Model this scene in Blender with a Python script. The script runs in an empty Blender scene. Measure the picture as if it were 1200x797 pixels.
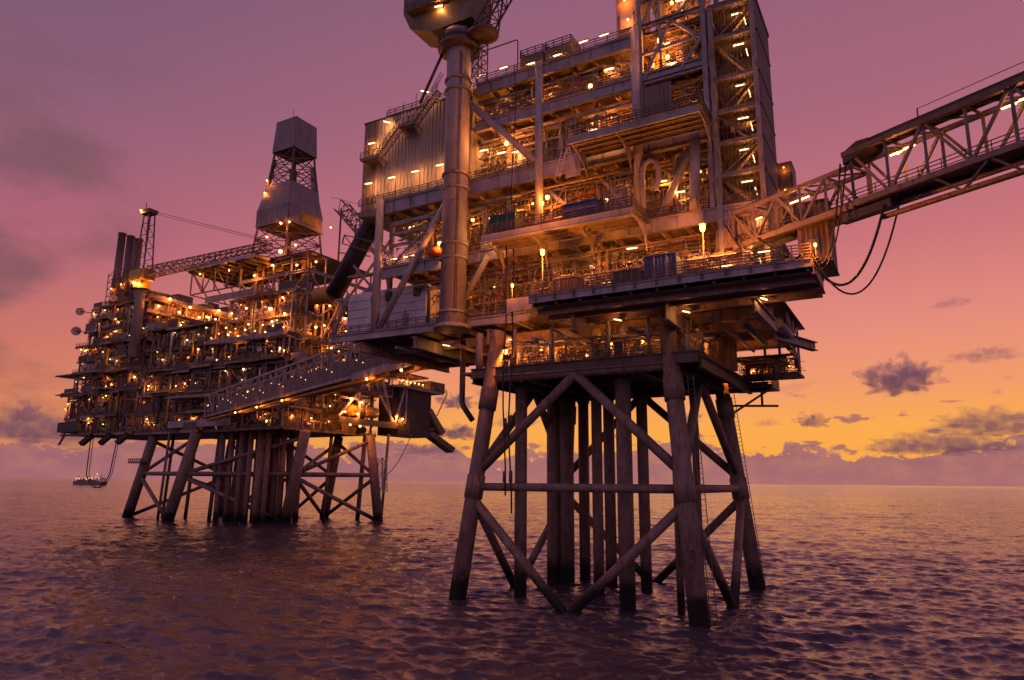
import bpy, math, random
import numpy as np
from mathutils import Vector, Matrix, noise as mnoise

S = bpy.context.scene
COL = S.collection
R = math.radians

# ---------------------------------------------------------------- camera
CAM_Z = 14.0
pitch, roll = math.atan(166.5 / 820.0), R(0.48)
fwd = Vector((0, math.cos(pitch), math.sin(pitch)))
up0 = Vector((0, -math.sin(pitch), math.cos(pitch)))
rt0 = Vector((1, 0, 0))
rt = rt0 * math.cos(roll) + up0 * math.sin(roll)
up = up0 * math.cos(roll) - rt0 * math.sin(roll)
cam_data = bpy.data.cameras.new('camera')
cam_data.lens, cam_data.sensor_width = 24.6, 36
cam_data.clip_start, cam_data.clip_end = 0.5, 120000
cam = bpy.data.objects.new('camera', cam_data)
COL.objects.link(cam)
cam.matrix_world = Matrix(((rt.x, up.x, -fwd.x, 0), (rt.y, up.y, -fwd.y, 0), (rt.z, up.z, -fwd.z, CAM_Z), (0, 0, 0, 1)))
S.camera = cam

# ---------------------------------------------------------------- world: dusk sky
SUN_AZ = R(23)          # clockwise from +Y (view axis)
w = bpy.data.worlds.new('World'); S.world = w; w.use_nodes = True
nt = w.node_tree; nt.nodes.clear()
def N(t, **k):
    n = nt.nodes.new(t)
    for a, b in k.items(): setattr(n, a, b)
    return n
def LK(a, b): nt.links.new(a, b)
def M(op, a, b=None, c=None):
    n = N('ShaderNodeMath', operation=op)
    for i, x in enumerate((a, b, c)):
        if x is None: continue
        if isinstance(x, (int, float)): n.inputs[i].default_value = x
        else: LK(x, n.inputs[i])
    return n.outputs[0]
def smooth(x, lo, hi, a=0.0, b=1.0):
    n = N('ShaderNodeMapRange', interpolation_type='SMOOTHSTEP')
    LK(x, n.inputs[0]); n.inputs[1].default_value = lo; n.inputs[2].default_value = hi
    n.inputs[3].default_value = a; n.inputs[4].default_value = b
    return n.outputs[0]
def ramp(x, stops):
    n = N('ShaderNodeValToRGB'); LK(x, n.inputs[0]); e = n.color_ramp.elements
    while len(e) < len(stops): e.new(0.5)
    for el, (p, c) in zip(e, stops): el.position = p; el.color = (*c, 1)
    return n.outputs[0]
def mixc(f, a, b, mode='MIX'):
    n = N('ShaderNodeMix', data_type='RGBA', blend_type=mode)
    for i, x in ((0, f), (6, a), (7, b)):
        if isinstance(x, (int, float)): n.inputs[i].default_value = x
        elif isinstance(x, tuple): n.inputs[i].default_value = (*x, 1)
        else: LK(x, n.inputs[i])
    return n.outputs[2]
tc = N('ShaderNodeTexCoord')
nrm = N('ShaderNodeVectorMath', operation='NORMALIZE'); LK(tc.outputs['Generated'], nrm.inputs[0])
sep = N('ShaderNodeSeparateXYZ'); LK(nrm.outputs[0], sep.inputs[0])
elev = M('MULTIPLY', M('ARCSINE', sep.outputs[2]), 180 / math.pi)      # degrees
ef = M('DIVIDE', M('MAXIMUM', elev, 0.0), 90.0)
hlen = M('SQRT', M('MAXIMUM', M('SUBTRACT', 1.0, M('MULTIPLY', sep.outputs[2], sep.outputs[2])), 0.0001))
caz = M('DIVIDE', M('ADD', M('MULTIPLY', sep.outputs[0], math.sin(SUN_AZ)), M('MULTIPLY', sep.outputs[1], math.cos(SUN_AZ))), hlen)
west = ramp(ef, [(0, (.90, .37, .06)), (.045, (.93, .39, .07)), (.08, (.85, .31, .135)), (.13, (.75, .25, .19)), (.2, (.57, .165, .185)), (.3, (.385, .130, .184)), (.42, (.285, .112, .182)), (.65, (.19, .085, .19)), (1, (.10, .06, .15))])
side = ramp(ef, [(0, (.60, .21, .11)), (.045, (.68, .225, .105)), (.1, (.57, .165, .13)), (.18, (.42, .12, .17)), (.28, (.262, .108, .178)), (.40, (.168, .09, .172)), (.65, (.11, .065, .17)), (1, (.09, .06, .15))])
east = ramp(ef, [(0, (.34, .22, .32)), (.08, (.50, .27, .38)), (.2, (.44, .24, .38)), (.4, (.27, .16, .31)), (1, (.10, .065, .16))])
sky = mixc(smooth(caz, -.25, .5), east, side)
sky = mixc(smooth(caz, .42, 1.0), sky, west)
# broad thin haze wisps
mp = N('ShaderNodeMapping'); LK(nrm.outputs[0], mp.inputs[0]); mp.inputs['Scale'].default_value = (1.0, 1.0, 2.2)
n1 = N('ShaderNodeTexNoise'); LK(mp.outputs[0], n1.inputs[0]); n1.inputs['Scale'].default_value = 4.2; n1.inputs['Detail'].default_value = 7; n1.inputs['Roughness'].default_value = .55
wisp = M('MULTIPLY', M('MULTIPLY', smooth(n1.outputs[0], .40, .60), smooth(caz, .68, .52)), smooth(elev, 34, 24))
sky = mixc(M('MULTIPLY', wisp, .75), sky, (.185, .085, .105))
# low bank of distant cloud on the horizon with small cumulus heads
mp2 = N('ShaderNodeMapping'); LK(nrm.outputs[0], mp2.inputs[0]); mp2.inputs['Scale'].default_value = (1, 1, 2.0)
n2 = N('ShaderNodeTexNoise'); LK(mp2.outputs[0], n2.inputs[0]); n2.inputs['Scale'].default_value = 26; n2.inputs['Detail'].default_value = 8; n2.inputs['Roughness'].default_value = .62
n3 = N('ShaderNodeTexNoise'); LK(mp2.outputs[0], n3.inputs[0]); n3.inputs['Scale'].default_value = 7; n3.inputs['Detail'].default_value = 3
edge = M('ADD', 2.35, M('ADD', M('MULTIPLY', M('SUBTRACT', n2.outputs[0], .5), 4.6), M('MULTIPLY', M('SUBTRACT', n3.outputs[0], .5), 6.0)))
bank = smooth(M('SUBTRACT', edge, elev), -.10, .22)
bankcol = mixc(smooth(elev, 0.0, 3.0), (.33, .125, .165), (.27, .105, .15))
bankcol = mixc(smooth(n2.outputs[0], .35, .7), bankcol, (.40, .155, .15))
sky = mixc(M('MULTIPLY', bank, .92), sky, bankcol)
# scattered small cumulus above the bank
mp4 = N('ShaderNodeMapping'); LK(nrm.outputs[0], mp4.inputs[0]); mp4.inputs['Scale'].default_value = (1, 1, 3.0); mp4.inputs['Location'].default_value = (.7, .2, 0)
n4 = N('ShaderNodeTexNoise'); LK(mp4.outputs[0], n4.inputs[0]); n4.inputs['Scale'].default_value = 17; n4.inputs['Detail'].default_value = 8; n4.inputs['Roughness'].default_value = .58
lowband = M('MULTIPLY', smooth(elev, 1.0, 2.5), smooth(elev, 8.5, 4.5))
cum = M('MULTIPLY', smooth(n4.outputs[0], .585, .66), lowband)
sky = mixc(M('MULTIPLY', cum, .8), sky, (.28, .105, .14))
nsh = N('ShaderNodeTexSky', sky_type='NISHITA'); nsh.sun_disc = False
nsh.sun_elevation, nsh.sun_rotation = R(-4.0), SUN_AZ
b1 = N('ShaderNodeBackground'); LK(nsh.outputs[0], b1.inputs[0]); b1.inputs[1].default_value = 0.05
b2 = N('ShaderNodeBackground'); LK(sky, b2.inputs[0]); b2.inputs[1].default_value = 0.95
ad = N('ShaderNodeAddShader'); LK(b1.outputs[0], ad.inputs[0]); LK(b2.outputs[0], ad.inputs[1])
wo = N('ShaderNodeOutputWorld'); LK(ad.outputs[0], wo.inputs[0])
w.cycles.sampling_method = 'MANUAL'; w.cycles.sample_map_resolution = 512

# ---------------------------------------------------------------- sun (just at the horizon) and exposure
sl = bpy.data.lights.new('sun', 'SUN'); sl.energy = 0.04; sl.angle = R(40); sl.color = (1, .55, .28)
so = bpy.data.objects.new('sun', sl); COL.objects.link(so)
sd = Vector((math.sin(SUN_AZ) * math.cos(R(2)), math.cos(SUN_AZ) * math.cos(R(2)), math.sin(R(2))))
so.rotation_euler = sd.to_track_quat('Z', 'Y').to_euler()
vs = S.view_settings
vs.view_transform = 'Standard'; vs.look = 'None'; vs.exposure = 0.12; vs.gamma = 1.0; vs.use_curve_mapping = False
S.render.engine = 'CYCLES'
cy = S.cycles
cy.use_denoising = True; cy.denoising_prefilter = 'FAST'; cy.max_bounces = 6; cy.diffuse_bounces = 3; cy.glossy_bounces = 3; cy.volume_bounces = 3
cy.transparent_max_bounces = 6; cy.sample_clamp_indirect = 4.0; cy.sample_clamp_direct = 22; cy.caustics_reflective = False; cy.caustics_refractive = False

# ---------------------------------------------------------------- geometry helpers
A = R(29.8)               # platform axes: u along the near face, v away from the camera
CU, SU = math.cos(A), math.sin(A)
def L2W(p): u, v, z = p; return Vector((u * CU + v * SU, -u * SU + v * CU, z))

class G:
    """collects shapes for one mesh"""
    def __init__(s): s.v, s.f, s.m, s.s = [], [], [], []; s.mi = 0
    def face(s, idx, sm=False): s.f.append(tuple(idx)); s.m.append(s.mi); s.s.append(sm)
    def box(s, a, b):
        x0, y0, z0 = (min(a[i], b[i]) for i in range(3)); x1, y1, z1 = (max(a[i], b[i]) for i in range(3))
        o = len(s.v)
        s.v += [(x0, y0, z0), (x1, y0, z0), (x1, y1, z0), (x0, y1, z0), (x0, y0, z1), (x1, y0, z1), (x1, y1, z1), (x0, y1, z1)]
        for q in ((0, 3, 2, 1), (4, 5, 6, 7), (0, 1, 5, 4), (1, 2, 6, 5), (2, 3, 7, 6), (3, 0, 4, 7)): s.face([o + i for i in q])
        return s
    def cbox(s, c, d): return s.box([c[i] - d[i] / 2 for i in range(3)], [c[i] + d[i] / 2 for i in range(3)])
    def _fr(s, p, q):
        d = (Vector(q) - Vector(p)); L = d.length; d = d / max(L, 1e-6)
        r = Vector((0, 0, 1)) if abs(d.z) < .99 else Vector((0, 1, 0))
        x = d.cross(r).normalized(); y = x.cross(d).normalized()
        return d, x, y
    def bar(s, p, q, wd, ht=None, off=0.0):
        ht = ht or wd; d, x, y = s._fr(p, q); p, q = Vector(p), Vector(q); o = len(s.v)
        for c in (p, q):
            for a, b in ((-1, -1), (1, -1), (1, 1), (-1, 1)):
                s.v.append(tuple(c + x * a * wd / 2 + y * (b * ht / 2 + off)))
        for k in ((3, 2, 1, 0), (4, 5, 6, 7), (0, 1, 5, 4), (1, 2, 6, 5), (2, 3, 7, 6), (3, 0, 4, 7)): s.face([o + i for i in k])
        return s
    def ibeam(s, p, q, wd, ht, t=.1):
        s.bar(p, q, t, ht - 2 * t); s.bar(p, q, wd, t, ht / 2 - t / 2); s.bar(p, q, wd, t, -ht / 2 + t / 2); return s
    def tube(s, p, q, r, r2=None, n=10, caps=True):
        r2 = r if r2 is None else r2; d, x, y = s._fr(p, q); p, q = Vector(p), Vector(q); o = len(s.v)
        for c, rr in ((p, r), (q, r2)):
            for k in range(n):
                a = 2 * math.pi * k / n; s.v.append(tuple(c + x * rr * math.cos(a) + y * rr * math.sin(a)))
        for k in range(n):
            j = (k + 1) % n; s.face((o + k, o + n + k, o + n + j, o + j), True)
        if caps: s.face([o + k for k in range(n)]); s.face([o + n + k for k in range(n)][::-1])
        return s
    def path(s, pts, r, n=8):
        pts = [Vector(p) for p in pts]; o = len(s.v); m = len(pts); x = None
        for i, p in enumerate(pts):
            d = (pts[min(i + 1, m - 1)] - pts[max(i - 1, 0)]).normalized()
            if x is None: _, x, y = s._fr((0, 0, 0), d)
            else: x = (x - d * x.dot(d)).normalized(); y = d.cross(x) * -1; y = x.cross(d)
            rr = r[i] if isinstance(r, (list, tuple)) else r
            for k in range(n):
                a = 2 * math.pi * k / n; s.v.append(tuple(p + x * rr * math.cos(a) + y * rr * math.sin(a)))
        for i in range(m - 1):
            for k in range(n):
                j = (k + 1) % n; s.face((o + i * n + k, o + (i + 1) * n + k, o + (i + 1) * n + j, o + i * n + j), True)
        s.face([o + k for k in range(n)]); s.face([o + (m - 1) * n + k for k in range(n)][::-1])
        return s
    def lathe(s, c, axis, prof, n=14):
        """prof: (distance along axis, radius)"""
        c = Vector(c); ax = Vector(axis).normalized(); _, x, y = s._fr((0, 0, 0), ax); o = len(s.v); m = len(prof)
        for h, r in prof:
            for k in range(n):
                a = 2 * math.pi * k / n; s.v.append(tuple(c + ax * h + x * r * math.cos(a) + y * r * math.sin(a)))
        for i in range(m - 1):
            for k in range(n):
                j = (k + 1) % n; s.face((o + i * n + k, o + (i + 1) * n + k, o + (i + 1) * n + j, o + i * n + j), True)
        s.face([o + k for k in range(n)]); s.face([o + (m - 1) * n + k for k in range(n)][::-1])
        return s
    def prism(s, loop, ext):
        o = len(s.v); n = len(loop); e = Vector(ext)
        s.v += [tuple(p) for p in loop] + [tuple(Vector(p) + e) for p in loop]
        s.face(range(o, o + n)); s.face(range(o + 2 * n - 1, o + n - 1, -1))
        for k in range(n):
            j = (k + 1) % n; s.face((o + j, o + k, o + n + k, o + n + j))
        return s
    def corr(s, p, q, z0, z1, pitch=.6, depth=.12, out=(0, -1, 0)):
        """trapezoid-ribbed sheet wall from p to q (ground points)"""
        p, q = Vector(p), Vector(q); L = (q - p).length; d = (q - p) / L; e = Vector(out) * depth
        n = max(2, int(L / pitch)); st = L / n; pts = []
        for i in range(n):
            b = p + d * st * i; pts += [b, b + d * st * .4, b + d * st * .5 + e, b + d * st * .9 + e]
        pts.append(q); o = len(s.v)
        for x in pts: s.v += [(x.x, x.y, z0), (x.x, x.y, z1)]
        for i in range(len(pts) - 1): s.face((o + 2 * i, o + 2 * i + 2, o + 2 * i + 3, o + 2 * i + 1))
        return s
    def rail(s, p, q, h=1.1, step=1.6, t=.06, mid=2, toe=True):
        t *= 1.35
        p, q = Vector(p), Vector(q); L = (q - p).length; n = max(1, round(L / step)); Z = Vector((0, 0, 1))
        for i in range(n + 1):
            c = p + (q - p) * i / n; s.bar(c, c + Z * h, t)
        for k in range(1, mid + 2):
            hh = Z * h * k / (mid + 1); s.bar(p + hh, q + hh, t * .9)
        if toe: s.bar(p + Z * .1, q + Z * .1, .03, .18)
        return s
    def ladder(s, p, q, wv, rung=.5, t=.07):
        p, q, wv = Vector(p), Vector(q), Vector(wv); s.bar(p - wv, q - wv, t); s.bar(p + wv, q + wv, t)
        n = int((q - p).length / rung)
        for i in range(1, n): c = p + (q - p) * i / n; s.bar(c - wv, c + wv, t * .7)
        return s
    def mesh(s, name, mats, off=(0, 0, 0)):
        me = bpy.data.meshes.new(name); ox, oy, oz = off
        me.from_pydata([(x - ox, y - oy, z - oz) for x, y, z in s.v], [], s.f)
        me.polygons.foreach_set('use_smooth', s.s); me.polygons.foreach_set('material_index', s.m)
        for m in (mats if isinstance(mats, (list, tuple)) else [mats]): me.materials.append(m)
        me.update(); return me

LAMPS, LDATA = {}, {}
class Thing:
    """an Empty at the base of a thing; its parts are children in platform axes"""
    def __init__(s, name, label, cat, base=(0, 0, 0), group=None, kind=None, yaw=None):
        o = bpy.data.objects.new(name, None); COL.objects.link(o); o.empty_display_size = .5
        o.location = L2W(base); o.rotation_euler = (0, 0, -A if yaw is None else yaw); s.b = base; s.o = o
        o['label'] = label; o['category'] = cat
        if group: o['group'] = group
    def part(s, name, g, mat, parent=None, label=None, kind=None):
        me = g.mesh(name, mat, s.b); o = bpy.data.objects.new(name, me); COL.objects.link(o); o.parent = parent or s.o
        if label: o['label'] = label
        if kind: o['kind'] = kind
        return o
    def lamp(s, o, me, sc):
        P, col, dz = LAMPS[me.name_full]; key = (me.name_full, round(sc, 2))
        if key not in LDATA:
            d = bpy.data.lights.new('lamp_light', 'POINT'); d.energy = P * sc * sc; d.color = col; d.shadow_soft_size = .1 * sc; LDATA[key] = d
        l = bpy.data.objects.new('lamp_light', LDATA[key]); COL.objects.link(l); l.parent = o; l.location = (0, 0, dz)
    def put(s, name, me, pos, rz=0.0, rx=0.0, parent=None, sc=1.0):
        o = bpy.data.objects.new(name, me); COL.objects.link(o); o.parent = parent or s.o
        o.location = [pos[i] - s.b[i] for i in range(3)]; o.rotation_euler = (rx, 0, rz); o.scale = (sc,) * 3
        if me.name_full in LAMPS: s.lamp(o, me, sc)
        return o
def single(name, g, mat, label, cat, base=(0, 0, 0), group=None, kind=None):
    me = g.mesh(name, mat, base); o = bpy.data.objects.new(name, me); COL.objects.link(o)
    o.location = L2W(base); o.rotation_euler = (0, 0, -A)
    if kind: o['kind'] = kind
    if label: o['label'] = label; o['category'] = cat
    if group: o['group'] = group
    return o

# ---------------------------------------------------------------- materials
def material(name, col, rough=.55, metal=0.0, rust=0.25, var=.3, scale=.35, bump=.15, rustcol=(.10, .042, .02)):
    m = bpy.data.materials.new(name); m.use_nodes = True; t = m.node_tree; b = t.nodes['Principled BSDF']
    def n(k, **a):
        x = t.nodes.new(k)
        for i, j in a.items(): setattr(x, i, j)
        return x
    tcd = n('ShaderNodeTexCoord'); mpg = n('ShaderNodeMapping'); t.links.new(tcd.outputs['Object'], mpg.inputs[0]); mpg.inputs['Scale'].default_value = (1, 1, .35)
    a = n('ShaderNodeTexNoise'); t.links.new(mpg.outputs[0], a.inputs[0]); a.inputs['Scale'].default_value = scale; a.inputs['Detail'].default_value = 8; a.inputs['Roughness'].default_value = .65
    c = n('ShaderNodeValToRGB'); t.links.new(a.outputs[0], c.inputs[0])
    c.color_ramp.elements[0].position = .3; c.color_ramp.elements[1].position = .7
    c.color_ramp.elements[0].color = (*[x * (1 - var) for x in col], 1); c.color_ramp.elements[1].color = (*[min(1, x * (1 + var * .6)) for x in col], 1)
    out = c.outputs[0]
    a2 = n('ShaderNodeTexNoise'); mp3 = n('ShaderNodeMapping'); mp3.inputs['Scale'].default_value = (1.6, 1.6, .5); t.links.new(tcd.outputs['Object'], mp3.inputs[0]); t.links.new(mp3.outputs[0], a2.inputs[0])
    a2.inputs['Scale'].default_value = scale * 3; a2.inputs['Detail'].default_value = 9; a2.inputs['Roughness'].default_value = .7
    if rust > 0:
        rr = n('ShaderNodeMapRange'); t.links.new(a2.outputs[0], rr.inputs[0]); rr.inputs[1].default_value = .62 - rust * .35; rr.inputs[2].default_value = .78 - rust * .25
        mx = n('ShaderNodeMix', data_type='RGBA'); t.links.new(rr.outputs[0], mx.inputs[0]); t.links.new(out, mx.inputs[6]); mx.inputs[7].default_value = (*rustcol, 1); out = mx.outputs[2]
    t.links.new(out, b.inputs['Base Color'])
    rg = n('ShaderNodeMapRange'); t.links.new(a2.outputs[0], rg.inputs[0]); rg.inputs[3].default_value = rough - .12; rg.inputs[4].default_value = min(1, rough + .2); t.links.new(rg.outputs[0], b.inputs['Roughness'])
    b.inputs['Metallic'].default_value = metal
    if bump:
        bp = n('ShaderNodeBump'); bp.inputs['Strength'].default_value = bump; bp.inputs['Distance'].default_value = .05; t.links.new(a2.outputs[0], bp.inputs['Height']); t.links.new(bp.outputs[0], b.inputs['Normal'])
    return m
def emit(name, col, st):
    m = bpy.data.materials.new(name); m.use_nodes = True; t = m.node_tree; t.nodes.clear()
    e = t.nodes.new('ShaderNodeEmission'); e.inputs[0].default_value = (*col, 1); e.inputs[1].default_value = st
    o = t.nodes.new('ShaderNodeOutputMaterial'); t.links.new(e.outputs[0], o.inputs[0]); m.cycles.emission_sampling = 'NONE'; return m
M_LIGHT = material('light grey paint', (.38, .36, .38), .5, 0, .2, .4)
M_GREY = material('weathered grey paint', (.34, .31, .31), .55, 0, .32, .4)
M_DARK = material('dark oily steel', (.13, .10, .09), .5, .2, .4, .4)
M_BLACK = material('black steel', (.035, .03, .032), .5, 0, .1, .4)
M_CLAD = material('ribbed beige cladding', (.40, .36, .33), .6, 0, .1, .2)
M_CLADB = material('brown cladding', (.22, .17, .15), .6, 0, .2, .3)
M_WHITE = material('white paint', (.66, .64, .66), .45, 0, .08, .15)
M_GALV = material('galvanised steel', (.42, .41, .40), .42, .5, .15, .3)
M_PIPE = material('insulated pipe', (.36, .32, .28), .5, .1, .25, .4, 1.2)
M_REDP = material('red primer pipe', (.30, .09, .06), .5, 0, .3, .3, 1.0)
M_YEL = material('yellow paint', (.55, .34, .05), .5, 0, .2, .3, .8)
M_BLUE = material('blue container paint', (.035, .07, .22), .45, 0, .15, .3, .8)
M_GREEN = material('dark green paint', (.03, .075, .06), .5, 0, .15, .3, .8)
M_OLIVE = material('olive drab paint', (.17, .15, .085), .5, 0, .3, .3, .6)
M_ORANGE = material('orange plastic', (.62, .14, .03), .45, 0, .05, .2)
M_FLOOR = material('deck plate', (.16, .14, .13), .6, .1, .4, .4, .5)
M_HOSE = material('black rubber hose', (.02, .018, .02), .45, 0, 0, .3)
M_RUST = material('rusty jacket steel', (.27, .19, .165), .65, .0, .42, .4, .5, .3, (.12, .06, .04))
CLUT = [M_LIGHT, M_GREY, M_GALV, M_PIPE, M_GALV, M_PIPE, M_GREY, M_REDP, M_YEL, M_DARK]
E_WARM = emit('warm lamp glow', (1, .46, .10), 9)
E_STRIP = emit('fluorescent tube glow', (1, .62, .28), 5)
E_SOD = emit('sodium lamp glow', (1, .40, .05), 14)
E_YEL = emit('small deck lamp glow', (1, .52, .14), 6)

# leg steel with dark marine growth in the splash zone
def leg_material():
    m = M_RUST.copy(); m.name = 'rusty leg steel with splash zone'; t = m.node_tree; b = t.nodes['Principled BSDF']
    src = b.inputs['Base Color'].links[0].from_socket
    g = t.nodes.new('ShaderNodeNewGeometry'); sp = t.nodes.new('ShaderNodeSeparateXYZ'); t.links.new(g.outputs['Position'], sp.inputs[0])
    nz = t.nodes.new('ShaderNodeTexNoise'); t.links.new(g.outputs['Position'], nz.inputs[0]); nz.inputs['Scale'].default_value = .9; nz.inputs['Detail'].default_value = 5
    ad_ = t.nodes.new('ShaderNodeMath'); ad_.operation = 'MULTIPLY_ADD'; t.links.new(nz.outputs[0], ad_.inputs[0]); ad_.inputs[1].default_value = 3.0; t.links.new(sp.outputs[2], ad_.inputs[2])
    r_ = t.nodes.new('ShaderNodeMapRange'); t.links.new(ad_.outputs[0], r_.inputs[0]); r_.inputs[1].default_value = 3.6; r_.inputs[2].default_value = 5.2
    mx = t.nodes.new('ShaderNodeMix'); mx.data_type = 'RGBA'; t.links.new(r_.outputs[0], mx.inputs[0]); mx.inputs[6].default_value = (.03, .026, .022, 1); t.links.new(src, mx.inputs[7]); t.links.new(mx.outputs[2], b.inputs['Base Color'])
    return m
M_LEG = leg_material()
M_FARD = material('dark far steel', (.17, .13, .105), .6, 0, .4, .4)
M_FARG = material('grimy far steel', (.34, .27, .23), .6, 0, .35, .4)
M_UNDER = material('red-brown underdeck primer', (.46, .33, .29), .6, 0, .3, .4, .6)

# ---------------------------------------------------------------- shared lamp and fitting meshes
g = G(); g.box((-.75, -.16, .06), (.75, .16, .2)); g.mi = 1; g.box((-.6, -.07, -.04), (.6, .07, .055))
ME_STRIP = g.mesh('strip_lamp', [M_GREY, E_STRIP])
E_DIM = emit('stairwell tube glow', (1, .60, .25), 4)
ME_DIM = g.mesh('strip_lamp', [M_GREY, E_DIM])
g = G(); g.lathe((0, 0, .3), (0, 0, 1), [(0, .26), (.12, .22), (.2, .1)], 10); g.mi = 1; g.lathe((0, 0, -.12), (0, 0, 1), [(0, .06), (.08, .17), (.25, .21), (.41, .19)], 10)
ME_BULK = g.mesh('deck_lamp', [M_DARK, E_WARM])
g = G(); g.lathe((0, 0, .42), (0, 0, 1), [(0, .5), (.15, .42), (.25, .12)], 10); g.mi = 1; g.lathe((0, 0, -.25), (0, 0, 1), [(0, .12), (.12, .36), (.35, .44), (.66, .4)], 10)
ME_BULKF = g.mesh('deck_lamp', [M_DARK, E_YEL])
ME_BULKW = g.mesh('deck_lamp', [M_DARK, emit('pale deck lamp glow', (1, .78, .45), 5)])
g = G(); g.box((-.8, -.3, .12), (.8, .3, .3)); g.mi = 1; g.box((-.7, -.25, -.12), (.7, .25, .115))
ME_STRIPF = g.mesh('strip_lamp', [M_GREY, E_YEL])
def valve_mesh(r, mt):
    g = G(); g.lathe((0, 0, 0), (1, 0, 0), [(-r * 2, r * 1.5), (-r * 1.7, r * 1.5), (-r * 1.69, r), (-r * .8, r * 1.3), (r * .8, r * 1.3), (r * 1.69, r), (r * 1.7, r * 1.5), (r * 2, r * 1.5)], 10)
    g.tube((0, 0, r), (0, 0, r * 4), r * .25, n=6); g.lathe((0, 0, r * 4), (0, 0, 1), [(-.03, r * 1.5), (.03, r * 1.5)], 10); return g.mesh('valve', mt)
ME_VALVE = [valve_mesh(.22, M_REDP), valve_mesh(.3, M_GALV), valve_mesh(.26, M_YEL)]

AMBER, STRIPC, SODC = (1, .235, .030), (1, .34, .075), (1, .22, .02)
for me_, p_, c_, z_ in ((ME_STRIP, 260, STRIPC, -.2), (ME_DIM, 80, STRIPC, -.2), (ME_BULK, 460, AMBER, -.3), (ME_BULKF, 1350, AMBER, -.5), (ME_STRIPF, 900, STRIPC, -.4), (ME_BULKW, 420, (1, .5, .18), -.5)): LAMPS[me_.name_full] = (p_, c_, z_)

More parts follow.
